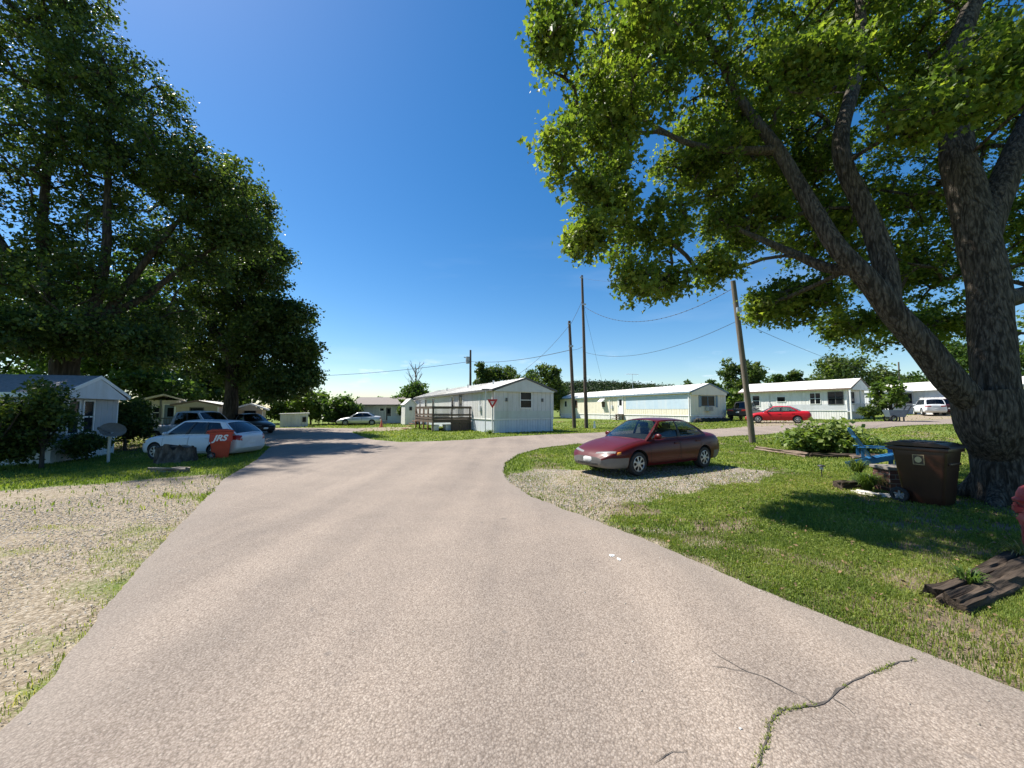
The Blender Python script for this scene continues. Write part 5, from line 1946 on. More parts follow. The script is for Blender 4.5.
def car(name, label, cat, loc, heading, S, pm, bumper_m=None, glass=None, hub=None, group=None, interior=True, seams=True, holes=7, tail=None):
    root = empty(name, loc, heading, label, cat, group)
    glass = glass or M_glass
    fzb, fzt, fzs, fwm = (curve(S[k]) for k in ('zb', 'zt', 'zs', 'wm'))
    xa, xb = S['L']
    xs = set(np.linspace(xa, xb, 64).round(3))
    for d0, d1 in S['doors']:
        xs |= {d0, d1}
    xs |= {S['bumper'][0], S['bumper'][1], xa + .02, xb - .02, xa + .05, xb - .05}
    xs = sorted(xs)
    # drop stations too close together, keeping the special ones
    rows = []
    for x in xs:
        zb, zt, zs, wm = fzb(x), fzt(x), fzs(x), fwm(x)
        zm = min(max(S['bump_z'], zb + .06), zs - .03)
        half = [(0, zb), (wm * .86, zb), (wm * .955, zb + min(.07, (zm - zb) * .5)), (wm, zm), (wm * .965, zm + (zs - zm) * .7), (wm * .90, zs), (wm * .74, zs + (zt - zs) * .72), (wm * .35, zt - .004), (0, zt)]
        half = chaikin(half, 2)
        rows.append((x, half))
    k = len(rows[0][1])
    vs = []
    for x, half in rows:
        ring = [(x, y, z) for y, z in half] + [(x, -y, z) for y, z in reversed(half[1:-1])]
        vs += ring
    n = 2 * k - 2
    fs = []
    for i in range(len(rows) - 1):
        for j in range(n):
            fs.append((i * n + j, (i + 1) * n + j, (i + 1) * n + (j + 1) % n, i * n + (j + 1) % n))
    fs += [tuple(range(n)), tuple((len(rows) - 1) * n + j for j in reversed(range(n)))]
    me = bpy.data.meshes.new('tmp'); me.from_pydata(vs, [], fs)
    bm = bmesh.new(); bm.from_mesh(me); bmesh.ops.recalc_face_normals(bm, faces=bm.faces); bm.to_mesh(me); bm.free()
    # door rows in ring index: between sill and shoulder
    mid = rows[len(rows) // 2][1]
    j_sill = min(range(k), key=lambda j: abs(mid[j][1] - (fzb(0) + .10)) + (5 if mid[j][0] < fwm(0) * .9 else 0))
    j_sh = min(range(k), key=lambda j: abs(mid[j][1] - (fzs(0) - .01)) + (5 if mid[j][0] < fwm(0) * .8 else 0))
    j_bm = min(range(k), key=lambda j: abs(mid[j][1] - S['bump_z']) + (5 if mid[j][0] < fwm(0) * .9 else 0))
    mats_ = [pm, bumper_m or pm, M_interior, M_well]
    mi = []
    for i in range(len(rows) - 1):
        xc = (rows[i][0] + rows[i + 1][0]) / 2
        for j in range(n):
            jj = j if j < k - 1 else n - 1 - j
            sd = 0 if j < k - 1 else 1
            m_ = 0
            if (xc > S['bumper'][0] or xc < S['bumper'][1]) and jj < j_bm:
                m_ = 1
            elif S['bl'] + .02 < xc < S['cowl'] - .1 and jj >= j_sh + 3:
                m_ = 2
            for di, (d0, d1) in enumerate(S['doors']):
                if d1 < xc < d0 and j_sill <= jj < j_sh:
                    m_ = 4 + di * 2 + sd
            mi.append(m_)
    mi += [1, 1]
    for q in range(8):
        me.materials.append(mats_[q] if q < 4 else pm)
    me.polygons.foreach_set('material_index', mi)
    bo = bpy.data.objects.new('tmp', me); COL.objects.link(bo)
    cutters = []
    rw = S['r'] + .036
    for ax in S['axle']:
        for s in (-1, 1):
            c = MB(); c.cyl((ax, s * .52, S['r'] + .02), (ax, s * 1.2, S['r'] + .02), rw, n=36)
            co = c.build('cut', M_well, fixn=True); cutters.append(co)
    if 'bed' in S:
        c = MB(); c.box(S['bed'][1], S['bed'][0], -.76, .76, .62, 1.6); co = c.build('cut', M_well, fixn=True); cutters.append(co)
    for co in cutters:
        md = bo.modifiers.new('b', 'BOOLEAN'); md.operation = 'DIFFERENCE'; md.object = co; md.solver = 'EXACT'
    dg = bpy.context.evaluated_depsgraph_get()
    full = bpy.data.meshes.new_from_object(bo.evaluated_get(dg))
    bpy.data.objects.remove(bo)
    for co in cutters:
        bpy.data.objects.remove(co)
    vco = np.array([v.co[:] for v in full.vertices]); polys = [(tuple(p.vertices), p.material_index, p.center.copy()) for p in full.polygons]
    bvh = BVHTree.FromPolygons([tuple(v) for v in vco], [p[0] for p in polys])

    def split(nm, sel, m, parent):
        ids = sorted({v for p in sel for v in p[0]}); mp = {v: i for i, v in enumerate(ids)}
        mb = MB(); mb.v = [tuple(vco[v]) for v in ids]; mb.f = [tuple(mp[v] for v in p[0]) for p in sel]; mb.m = [0] * len(mb.f)
        return mb.build(nm, m, parent, smooth=True, sharp=38)

    def inwell(c):
        return any(math.hypot(c.x - ax, c.z - S['r'] - .02) < rw * .985 for ax in S['axle']) and abs(c.y) < 1.2
    groups = {}
    for p in polys:
        q = p[1]
        if q > 7: q = 3
        if inwell(p[2]): q = 3
        groups.setdefault(q, []).append(p)
    body = split('body', groups.get(0, []), pm, root)
    if groups.get(1):
        fr = [p for p in groups[1] if p[2].x > 0]; rr = [p for p in groups[1] if p[2].x <= 0]
        for g_ in (fr, rr):
            if g_: split('bumper', g_, bumper_m or pm, root)
    if groups.get(2): split('cabin_floor', groups[2], M_interior, root)
    wells = {}
    for p in groups.get(3, []):
        bed_ = 'bed' in S and not inwell(p[2])
        wells.setdefault('bed' if bed_ else (min(S['axle'], key=lambda ax: abs(p[2].x - ax)), p[2].y > 0), []).append(p)
    for kk, g_ in wells.items():
        split('truck_bed' if kk == 'bed' else 'wheel_well', g_, M_well, root)
    doors = {}
    for q in (4, 5, 6, 7):
        if groups.get(q):
            doors[q] = split('door', groups[q], pm, root)

    def hit(q, nrm):
        q = Vector(q); nrm = Vector(nrm).normalized()
        r_ = bvh.ray_cast(q + nrm * 1.2, -nrm)
        return (r_[0], r_[1]) if r_[0] is not None else (q, nrm)

    def patch(nm, corners, nrm, m, parent=root, lift=.006, nu=8, nv=5):
        c = [Vector(q) for q in corners]; mb = MB(); g = []
        for i in range(nu + 1):
            for j in range(nv + 1):
                u, v = i / nu, j / nv
                q = c[0].lerp(c[1], u).lerp(c[3].lerp(c[2], u), v)
                h_, hn = hit(q, nrm)
                e = min(u, 1 - u, v, 1 - v)
                g.append(h_ + Vector(nrm).normalized() * (lift if e > .001 else -.004))
        mb.add(g, [(i * (nv + 1) + j, (i + 1) * (nv + 1) + j, (i + 1) * (nv + 1) + j + 1, i * (nv + 1) + j + 1) for i in range(nu) for j in range(nv)])
        return mb.build(nm, m, parent, smooth=True, sharp=70, fixn=True)

    def seam(pts, s, parent, w=.009):
        mb = MB(); L = []
        for a, b in zip(pts[:-1], pts[1:]):
            for t in np.linspace(0, 1, 8, endpoint=False):
                L.append((a[0] + (b[0] - a[0]) * t, a[1] + (b[1] - a[1]) * t))
        L.append(pts[-1])
        P_ = [hit((x, s * .8, z), (0, s, .12))[0] + Vector((0, s * .0025, .0)) for x, z in L]
        for i in range(len(P_) - 1):
            d = (P_[i + 1] - P_[i])
            if d.length < 1e-5 or d.length > .3: continue
            d.normalize(); sd = d.cross(Vector((0, s, 0)))
            if sd.length < 1e-4: continue
            sd.normalize(); sd *= w / 2
            mb.add([P_[i] + sd, P_[i] - sd, P_[i + 1] - sd, P_[i + 1] + sd], [(0, 1, 2, 3)])
        return mb.build('seam', M_seam, parent)

    # ---- greenhouse
    rz0, rz1 = S['roofz']; wr = S['wr']; wb0, wb1 = S['wb']
    ax_, cx_, cb = S['cowl'] - .10, S['bl'], S['cbow']

    def Bp(s, sd):
        x = ax_ + (cx_ - ax_) * s
        y = wb0 + (wb1 - wb0) * max(0, s - .5) * 2 if s > .5 else wb0 - .02 * (1 - 2 * s)
        return Vector((x, sd * min(y, fwm(x) * .90), fzs(x) + .012 + .0 * s))

    def Rp(s, sd):
        x = S['rf'] + (S['rr'] - S['rf']) * s
        z = rz0 + (rz1 - rz0) * s - .03 * (abs(2 * s - 1) ** 3)
        return Vector((x, sd * (wr - .03 * (abs(2 * s - 1) ** 4)), z))

    def Ss(s, t, sd):
        b, r_ = Bp(s, sd), Rp(s, sd)
        q = b.lerp(r_, t); q.y += sd * .035 * 4 * t * (1 - t)
        q.x += 0
        return q

    def Fs(u, t):
        b0 = Bp(0, 1); r0 = Rp(0, 1)
        bz = b0.z + (fzt(ax_ + cb) - b0.z + .004) * (1 - u * u)
        b = Vector((ax_ + cb * (1 - u * u), u * b0.y, bz)); r_ = Vector((r0.x + .06 * (1 - u * u), u * r0.y, r0.z + S['crown'] * (1 - u * u)))
        q = b.lerp(r_, t); q.z += .03 * 4 * t * (1 - t) * .8; q.y += u * .035 * 4 * t * (1 - t)
        return q

    def Ks(u, t):
        b0 = Bp(1, 1); r0 = Rp(1, 1)
        b = Vector((b0.x - .06 * (1 - u * u), u * b0.y, b0.z + (fzt(cx_) - b0.z + .004) * (1 - u * u))); r_ = Vector((r0.x - .04 * (1 - u * u), u * r0.y, r0.z + S['crown'] * (1 - u * u)))
        q = b.lerp(r_, t); q.z += .02 * 4 * t * (1 - t); q.y += u * .035 * 4 * t * (1 - t)
        return q

    cage = MB()

    def panel(fn, ulist, tlist, wins, nm, frame=True):
        """frame faces go to the cage, window cells to their own pane"""
        us = sorted(set(ulist)); ts = sorted(set(tlist))
        cen = {}
        for i in range(len(us) - 1):
            for j in range(len(ts) - 1):
                uc, tc_ = (us[i] + us[i + 1]) / 2, (ts[j] + ts[j + 1]) / 2
                wi = next((w_i for w_i, w in enumerate(wins) if w[0] < uc < w[1] and w[2] < tc_ < w[3]), None)
                q = [fn(us[i], ts[j]), fn(us[i + 1], ts[j]), fn(us[i + 1], ts[j + 1]), fn(us[i], ts[j + 1])]
                if wi is None:
                    cage.add(q, [(0, 1, 2, 3)])
                else:
                    cen.setdefault(wi, []).append(q)
        for wi, qs in cen.items():
            mb = MB()
            c0 = Vector((0, 0, 1.1))
            for q in qs:
                mb.add([p + (Vector((p.x * .2, 0, 1.0)) - p).normalized() * .012 for p in q], [(0, 1, 2, 3)])
            bmx = mb
            o = bmx.build(nm, glass, root)
            b_ = bmesh.new(); b_.from_mesh(o.data); bmesh.ops.remove_doubles(b_, verts=b_.verts, dist=.0008)
            for f in b_.faces: f.smooth = True
            b_.to_mesh(o.data); b_.free()
    for sd in (1, -1):
        ws = [(w0, w1, .06, .92) for w0, w1 in S['wins']]
        ul = [0, 1] + [v for w in ws for v in w[:2]]
        ul = ul + list(np.linspace(0, 1, 17))
        tl = [0, .06, .92, 1] + list(np.linspace(.06, .92, 7))
        panel(lambda u, t, sd=sd: Ss(u, t, sd), [round(v, 4) for v in ul], [round(v, 4) for v in tl], ws, 'side_window')
    ul = [round(v, 4) for v in np.linspace(-1, 1, 21)] + [-.93, .93]
    panel(Fs, ul, [0, .03, .94, 1] + list(np.linspace(.03, .94, 7).round(4)), [(-.93, .93, .03, .94)], 'windshield')
    panel(Ks, ul, [0, .06, .92, 1] + list(np.linspace(.06, .92, 7).round(4)), [(-.88, .88, .06, .92)], 'rear_window')
    o = cage.build('pillars', pm, root)
    b_ = bmesh.new(); b_.from_mesh(o.data); bmesh.ops.remove_doubles(b_, verts=b_.verts, dist=.0008)
    for f in b_.faces: f.smooth = True
    b_.to_mesh(o.data); b_.free()
    # dark rubber round each pane = inset look; roof skin
    mb = MB(); nu, nvv = 20, 16; g = []
    for i in range(nu + 1):
        s = i / nu
        for j in range(nvv + 1):
            u = -1 + 2 * j / nvv
            r_ = Rp(s, 1)
            bow = (.06 * (1 - u * u)) * (1 - s) - .04 * (1 - u * u) * s
            g.append((r_.x + bow, u * r_.y, r_.z + S['crown'] * (1 - u * u)))
    mb.add(g, [(i * (nvv + 1) + j, (i + 1) * (nvv + 1) + j, (i + 1) * (nvv + 1) + j + 1, i * (nvv + 1) + j + 1) for i in range(nu) for j in range(nvv)])
    mb.build('roof', pm, root, smooth=True, sharp=60, fixn=True)
    # B pillar in black
    for sd in (1, -1):
        for w0, w1 in zip(S['wins'][:-1], S['wins'][1:]):
            mb = MB(); g = []
            for j in range(7):
                t = .05 + .88 * j / 6
                for u in (w0[1] - .004, w1[0] + .004):
                    q = Ss(u, t, sd); q.y += sd * .004; g.append(q)
            mb.add(g, [(2 * j, 2 * j + 1, 2 * j + 3, 2 * j + 2) for j in range(6)])
            mb.build('pillar_trim', M_blackpl, root, smooth=True, fixn=True)
    # ---- interior
    if interior:
        zf = fzs(0)
        for sd in (1, -1):
            mb = MB(); x0 = (S['rf'] - .15)
            mb.add([(x0 - .1, sd * .37 - .22, zf - .1), (x0 - .1, sd * .37 + .22, zf - .1), (x0 - .28, sd * .37 + .18, zf + .24), (x0 - .28, sd * .37 - .18, zf + .24),
                    (x0 - .22, sd * .37 - .22, zf - .1), (x0 - .22, sd * .37 + .22, zf - .1), (x0 - .37, sd * .37 + .18, zf + .24), (x0 - .37, sd * .37 - .18, zf + .24)],
                   [(0, 1, 2, 3), (7, 6, 5, 4), (0, 4, 5, 1), (1, 5, 6, 2), (2, 6, 7, 3), (3, 7, 4, 0)])
            mb.box(x0 - .40, x0 - .30, sd * .37 - .11, sd * .37 + .11, zf + .25, zf + .38)
            mb.build('seat', M_seat, root, bevel=.02, fixn=True)
        mb = MB(); x0 = S['rf'] - 1.05
        mb.box(x0 - .12, x0, -.55, .55, zf - .1, zf + .18); mb.build('rear_seat', M_seat, root, bevel=.03)
        mb = MB(); mb.lathe([(.165, -.012), (.178, 0), (.165, .012), (.152, 0)], 22, (0, 0, 0), 'x', closed=True)
        mb.box(-.01, .01, -.16, .16, -.02, .02)
        o = mb.build('steering_wheel', M_interior, root, smooth=True); o.location = (S['rf'] + .28, .37, zf + .08); o.rotation_euler = (0, R(-24), 0)
        mb = MB(); mb.box(S['rf'] + .38, S['cowl'] - .2, -.62, .62, zf - .06, zf + .035); mb.build('dashboard', M_interior, root, bevel=.02)
        mb = MB(); c = Fs(0, .88); mb.box(c.x - .10, c.x - .07, -.12, .12, c.z - .09, c.z - .03); mb.build('interior_mirror', M_blackpl, root, bevel=.01)
    # ---- wheels
    r, tw = S['r'], S['tw']
    for ax in S['axle']:
        for s in (1, -1):
            yo = fwm(ax) - .075
            mb = MB(); hw = tw / 2; ri = r * .66
            mb.lathe([(ri, -hw), (r * .93, -hw), (r * .985, -hw * .75), (r, -hw * .4), (r, hw * .4), (r * .985, hw * .75), (r * .93, hw), (ri, hw)], 32, (ax, s * (yo - hw + .05), r), 'y', closed=True)
            wh = mb.build('wheel', M_tyre, root, smooth=True, sharp=50)
            mb = MB(); y0 = s * (yo + .048)
            R1 = ri * 1.0
            sg = s
            mb.lathe([(R1, -.05 * sg), (R1 * 1.0, .0), (R1 * .93, .006 * sg), (R1 * .88, -.012 * sg)], 32, (ax, y0, r), 'y', caps=False)
            mb.lathe([(R1 * .9, -.07 * sg), (0.001, -.07 * sg)], 32, (ax, y0, r), 'y', 1)
            mb.lathe([(R1 * .36, -.02 * sg), (R1 * .30, .006 * sg), (R1 * .14, .012 * sg), (0.001, .013 * sg)], 24, (ax, y0, r), 'y', caps=False)
            for kq in range(holes):
                a = 2 * math.pi * kq / holes + ax
                w0_ = 2 * math.pi / holes * .30
                g = []
                for rad_, ww in ((R1 * .30, w0_ * 1.25), (R1 * .60, w0_ * .6), (R1 * .92, w0_ * .8)):
                    dy = (.002 if rad_ < R1 * .5 else -.002 if rad_ < R1 * .8 else -.006) * sg
                    for da in (-ww, 0, ww):
                        g.append((ax + rad_ * math.cos(a + da), y0 + dy + (.003 * sg if da == 0 else 0), r + rad_ * math.sin(a + da)))
                mb.add(g, [(i * 3 + j, i * 3 + j + 1, i * 3 + j + 4, i * 3 + j + 3) for i in range(2) for j in range(2)])
            mb.build('rim', [hub or M_hub, M_well], wh, smooth=True, sharp=40)
    # ---- lamps, plates, grille
    xf = S['L'][1]; xr = S['L'][0]
    zf_ = fzs(xf - .12)
    for s in (1, -1):
        hl = patch('headlight', [(xf - .05, s * .20, zf_ - .01), (xf - .26, s * fwm(xf - .26) * .96, zf_ + .02), (xf - .30, s * fwm(xf - .3) * .93, zf_ + .085), (xf - .08, s * .22, zf_ + .045)], (.9, s * .42, .25), M_lamp, nu=12)
        patch('turn_signal', [(xf - .25, s * fwm(xf - .25) * .98, zf_ - .02), (xf - .36, s * fwm(xf - .36), zf_ + .0), (xf - .38, s * fwm(xf - .38), zf_ + .08), (xf - .28, s * fwm(xf - .28) * .97, zf_ + .07)], (.5, s * .85, .2), M_amber, hl, nu=5, nv=4, lift=.009)
        tz = fzs(xr + .12)
        if tail == 'tall':
            patch('taillight', [(xr + .02, s * .50, tz - .26), (xr + .40, s * fwm(xr + .4) * .99, tz - .17), (xr + .30, s * fwm(xr + .2) * .93, tz + .03), (xr + .04, s * .50, tz + .03)], (-.8, s * .6, .1), M_tail, nu=10)
        else:
            patch('taillight', [(xr + .02, s * .30, tz - .20), (xr + .18, s * fwm(xr + .2) * .98, tz - .19), (xr + .16, s * fwm(xr + .2) * .95, tz - .03), (xr + .04, s * .30, tz - .03)], (-.85, s * .5, .1), M_tail, nu=10)
    zc = S['bump_z']
    patch('licence_plate', [(xf, -.16, zc - .17), (xf, .16, zc - .17), (xf, .16, zc - .02), (xf, -.16, zc - .02)], (1, 0, 0), M_plate, lift=.02, nu=4, nv=3)
    patch('licence_plate', [(xr, .16, zc + .10), (xr, -.16, zc + .10), (xr, -.16, zc + .24), (xr, .16, zc + .24)], (-1, 0, 0), M_plate, lift=.012, nu=4, nv=3)
    patch('grille', [(xf, -.42, zc - .24), (xf, .42, zc - .24), (xf, .44, zc - .17), (xf, -.44, zc - .17)], (1, 0, 0), M_well, lift=.004, nu=10, nv=3)
    # ---- doors: gap, handle, mirror
    for q, d in doors.items():
        s = 1 if q % 2 == 0 else -1
        d0, d1 = S['doors'][(q - 4) // 2]
        zl = fzb(0) + .10
        if seams:
            seam([(d0 - .004, fzs(d0) - .02), (d0 - .004, zl + .08), (d0 - .05, zl), (d1 + .12, zl), (d1 + .004, zl + .2), (d1 + .004, fzs(d1) - .02)], s, d)
        hz = fzs(d1) - .12
        hx = d1 + .13
        mb = MB(); c, _ = hit((hx, s * .8, hz), (0, s, 0))
        mb.box(hx - .09, hx + .09, c.y - .01, c.y + s * .022 if s > 0 else c.y + .01, hz - .016, hz + .016) if s > 0 else mb.box(hx - .09, hx + .09, c.y - .022, c.y + .01, hz - .016, hz + .016)
        mb.build('handle', pm, d, bevel=.006)
    for s in (1, -1):
        mb = MB(); xm = S['cowl'] - .40; y0 = fwm(xm) * .90; zz = fzs(xm) + .10
        mb.blob((xm, s * (y0 + .10), zz), (.055, .11, .07), 3, .08, 2); mb.beam((xm, s * (y0 - .03), zz - .06), (xm, s * (y0 + .04), zz - .03), .05, .04)
        mb.build('mirror', pm, root, smooth=True)
    # belt line moulding along the hood shut line
    if seams:
        for s in (1, -1):
            pts = [(S['cowl'] - .12 + 0 * i, 0) for i in range(1)]
            mb = MB(); P_ = []
            for i in range(18):
                x = S['cowl'] - .05 + (xf - .30 - S['cowl'] + .05) * i / 17
                h_, _ = hit((x, s * fwm(x) * .80, 1.0), (0, 0, 1)); P_.append(h_ + Vector((0, 0, .0025)))
            for a, b in zip(P_[:-1], P_[1:]):
                mb.add([a + Vector((0, .005, 0)), a - Vector((0, .005, 0)), b - Vector((0, .005, 0)), b + Vector((0, .005, 0))], [(0, 1, 2, 3)])
            mb.build('hood_seam', M_seam, root)
    return root


M_maroon = paint('paint_maroon', (.068, .003, .003), .36, 0, (.10, .010, .009))
M_bumpgrey = mat('bumper_grey', (.14, .135, .13), .55, .15, 5)
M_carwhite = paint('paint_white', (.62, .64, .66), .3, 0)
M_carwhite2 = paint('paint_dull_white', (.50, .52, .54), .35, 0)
M_carred = paint('paint_bright_red', (.42, .012, .018), .3, .05)
M_silver = paint('paint_silver', (.55, .56, .56), .3, .45)
M_pewter = paint('paint_pewter', (.36, .37, .37), .3, .45)
M_carblack = paint('paint_black', (.015, .015, .017), .3, .05)
M_cardark = paint('paint_wine', (.05, .015, .025), .3, .2)


def place_car(center, heading):
    return (center[0], center[1], H(center[0], center[1]) + .0)


def hd(x, y):
    return math.atan2(y, x)


car('parked_sedan', 'maroon four door sedan with grey bumpers parked on the gravel by the road', 'car', (3.78, 10.72, .02), hd(-.86, -.51), SEDAN, M_maroon, M_bumpgrey)
w = car('parked_wagon', 'white hatchback wagon with dark windows behind the stump and the red bin', 'car', (-11.35, 14.3, H(-11.35, 14.3) - .02), hd(-.98, .1), WAGON, M_carwhite, M_carwhite, M_glass_dark, tail='tall')
w.scale = (.88, .88, .88)
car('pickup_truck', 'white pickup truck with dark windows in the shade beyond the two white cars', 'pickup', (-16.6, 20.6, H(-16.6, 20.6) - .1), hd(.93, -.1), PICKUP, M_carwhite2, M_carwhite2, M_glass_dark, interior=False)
car('parked_car', 'black car in deep shade at the left edge of the road', 'car', (-18.3, 27.0, H(-18.3, 27.0)), hd(.8, -.5), SEDAN, M_carblack, M_carblack, M_glass_dark, interior=False)
c = GX(361, 41)
car('parked_sedan', 'silver sedan parked far down the road before the grey house', 'car', (c.x, c.y, c.z), hd(-.97, -.25), SEDAN, M_silver, M_silver, M_glass_dark, interior=False)
c = GX(352, 45)
car('parked_sedan', 'pewter car half hidden behind the far silver sedan', 'car', (c.x, c.y, c.z), hd(-.96, -.28), SEDAN, M_pewter, M_pewter, M_glass_dark, interior=False)
c = GX(776, 31.5)
car('parked_sedan', 'bright red sedan parked in front of the white home with the porch', 'car', (c.x, c.y, c.z), hd(-.83, .56), dict(SEDAN), M_carred, M_carred, M_glass)
c = GX(744, 38)
car('pickup_truck', 'black pickup partly hidden behind the leaning grey pole', 'pickup', (c.x, c.y, c.z), hd(.7, .7), PICKUP, M_carblack, M_carblack, M_glass_dark, interior=False)
c = GX(927, 41)
car('parked_hatchback', 'silver white hatchback seen from behind, before the grey home', 'car', (c.x, c.y, c.z), hd(.55, .83), SUV, M_carwhite, M_carwhite, M_glass_dark, interior=False)
c = GX(942, 42.5)
car('parked_suv', 'dark wine coloured vehicle just right of the silver white hatchback', 'car', (c.x, c.y, c.z), hd(.6, .8), SUV, M_cardark, M_cardark, M_glass_dark, interior=False)

# ------------------------------------------------------------------ trees and shrubs
TB = Vector((8.78, 6.8, 0))


def rel(px, py, d, base=TB):
    return tuple(P(px, py, d) - base)


lim = [
    ([(0, 0, -.3), (0, 0, .0), (-.02, .0, .35), (-.06, .02, .9), rel(992, 425, 6.75), rel(984, 392, 6.78)], [.66, .58, .52, .48, .45, .43]),
    ([rel(1006, 470, 6.8), rel(1000, 440, 6.78), rel(978, 408, 6.75), rel(950, 380, 6.75), rel(920, 342, 6.8), rel(893, 312, 6.9), rel(868, 280, 7.0), rel(836, 246, 7.2), rel(808, 201, 7.5), rel(778, 150, 7.9), rel(738, 95, 8.3), rel(700, 20, 8.8)], [.1, .18, .22, .225, .21, .195, .175, .155, .14, .12, .09, .04]),
    ([rel(890, 306, 6.95), rel(884, 262, 7.1), rel(866, 212, 7.3), rel(846, 170, 7.5), rel(841, 135, 7.6), rel(856, 75, 7.9), rel(861, 20, 8.3), rel(850, -90, 8.8)], [.17, .18, .165, .15, .14, .12, .1, .06]),
    ([rel(1005, 430, 6.8), rel(995, 380, 6.85), rel(991, 330, 6.95), rel(988, 285, 7.05), rel(979, 245, 7.15), rel(966, 190, 7.35), rel(957, 150, 7.5), rel(955, 60, 7.9), rel(985, -40, 8.3), rel(990, -160, 9)], [.28, .29, .29, .285, .285, .28, .25, .2, .15, .1]),
    ([rel(982, 240, 7.2), rel(1000, 190, 7.3), rel(1030, 120, 7.5), rel(1080, 20, 8)], [.24, .22, .17, .1]),
    ([rel(860, 270, 7.1), rel(828, 268, 7.6), rel(790, 252, 8.1), rel(740, 230, 8.6)], [.12, .10, .08, .04]),
    ([rel(778, 150, 7.9), rel(728, 150, 8.2), rel(680, 140, 8.5), rel(630, 110, 8.8)], [.10, .08, .06, .025]),
    ([rel(990, 300, 7.2), rel(1030, 292, 8), rel(1080, 260, 9)], [.2, .16, .08]),
]
for a in range(6):   # root flare
    an = a * 1.05 + .3
    lim.append(([(.24 * math.cos(an), .24 * math.sin(an), .55), (.5 * math.cos(an), .5 * math.sin(an), .16), (.85 * math.cos(an), .85 * math.sin(an), -.05)], [.24, .17, .08]))


def pb(px, py, d, rx, ry, rz, w):
    return (rel(px, py, d), (rx, ry, rz), w)


blobs = [
    pb(650, 40, 8.2, 1.8, 1.7, 1.6, 11), pb(608, 120, 7.6, 1.0, 1.3, .95, 6), pb(600, 195, 7.2, .8, 1.0, .6, 3.2), pb(553, 25, 6.2, .42, .8, .6, 1.8), pb(556, 150, 6.8, .42, .8, .5, 1.8), pb(588, 235, 7.0, .45, .7, .38, 1.2), pb(640, 280, 7.2, .4, .6, .3, 1.4), pb(640, 15, 6.0, .8, .7, .6, 2.2),
    pb(650, 235, 8.0, .85, 1.0, .75, 3.2), pb(668, 282, 7.8, .45, .6, .32, 1.4), pb(740, 120, 9.3, 1.6, 1.7, 1.6, 12), pb(745, 222, 9.2, .95, 1.1, .75, 6), pb(715, 268, 8.3, .5, .7, .35, 1.5), pb(700, 170, 9.0, 1.1, 1.2, .9, 6),
    pb(800, 300, 9.2, .9, 1.0, .6, 4.5), pb(850, 325, 10.0, .8, .9, .45, 3), pb(768, 305, 9.0, .5, .6, .4, 2), pb(825, 235, 9.9, 1.2, 1.1, .9, 7), pb(905, 270, 10, 1.2, 1.2, .9, 6), pb(900, 335, 11, .9, 1, .5, 2.5), pb(830, 60, 9.8, 2.0, 1.8, 1.7, 12), pb(800, 170, 9.9, 1.3, 1.2, 1.0, 6),
    pb(930, 80, 9.9, 2.2, 1.9, 2.0, 12), pb(900, 200, 10.2, 1.5, 1.6, 1.2, 8), pb(1020, 90, 8.8, 2.2, 2, 2.2, 9), pb(1010, 240, 9.8, 1.6, 1.5, 1.2, 7), pb(935, 320, 11, 1.3, 1.2, .8, 4),
    pb(1060, 330, 11, 1.8, 1.5, .9, 3), pb(940, 110, 6.2, 1.0, .5, .5, 2.6), pb(820, 60, 6.6, 1.0, .5, .6, 2.4), pb(1010, 60, 6.0, 1.0, .5, .8, 2.6),
    ((-3.4, 1.6, 12.0), (3.0, 2.2, 1.8), 9), ((1.5, 2.6, 12.5), (3.8, 2.6, 2.4), 10), ((5.0, 2.0, 8.5), (2.6, 2.6, 3.0), 8), ((-.5, 5.0, 9.5), (3.8, 2.0, 2.8), 10)]
tree('maple_tree', 'huge maple leaning over the lawn with forked trunk, right foreground', 'tree', None, TB, lim, blobs, 3300, 52, .105, .25, M_leaf_near, M_bark_near, 5,
     tmpl=MAPLE, sides=44, wob=.055, shell=.5, up=.7, twig_r=.0085, flat=.75, droop=.5)


def base_rel(B):
    return lambda px, py, d: tuple(P(px, py, d) - B)


# big tree behind the shaded home
B = GX(64, 18.5)
q = base_rel(B)
lim = [([(0, 0, -.3), (0, 0, .4), (0, 0, 2.0), q(66, 355, 18.5)], [.85, .7, .55, .5]),
       ([q(66, 365, 18.5), q(40, 310, 18.5), q(12, 260, 18.3), q(-30, 190, 18)], [.3, .22, .16, .07]),
       ([q(66, 365, 18.5), q(52, 300, 18.5), q(42, 240, 18.6), q(50, 120, 18.8), q(45, 10, 19)], [.32, .25, .2, .13, .06]),
       ([q(68, 365, 18.5), q(90, 320, 18.5), q(105, 260, 18.4), q(108, 180, 18.5), q(112, 60, 18.8)], [.32, .25, .2, .13, .05]),
       ([q(70, 360, 18.5), q(98, 325, 18.8), q(135, 275, 19), q(175, 225, 19), q(215, 180, 19.2)], [.28, .22, .16, .1, .05]),
       ([q(100, 318, 18.7), q(140, 300, 19.4), q(190, 262, 19.8), q(240, 235, 20)], [.2, .16, .1, .05])]


def pbq(q, px, py, d, r, w, rz=None):
    return (q(px, py, d), (r, r, rz or r * .85), w)


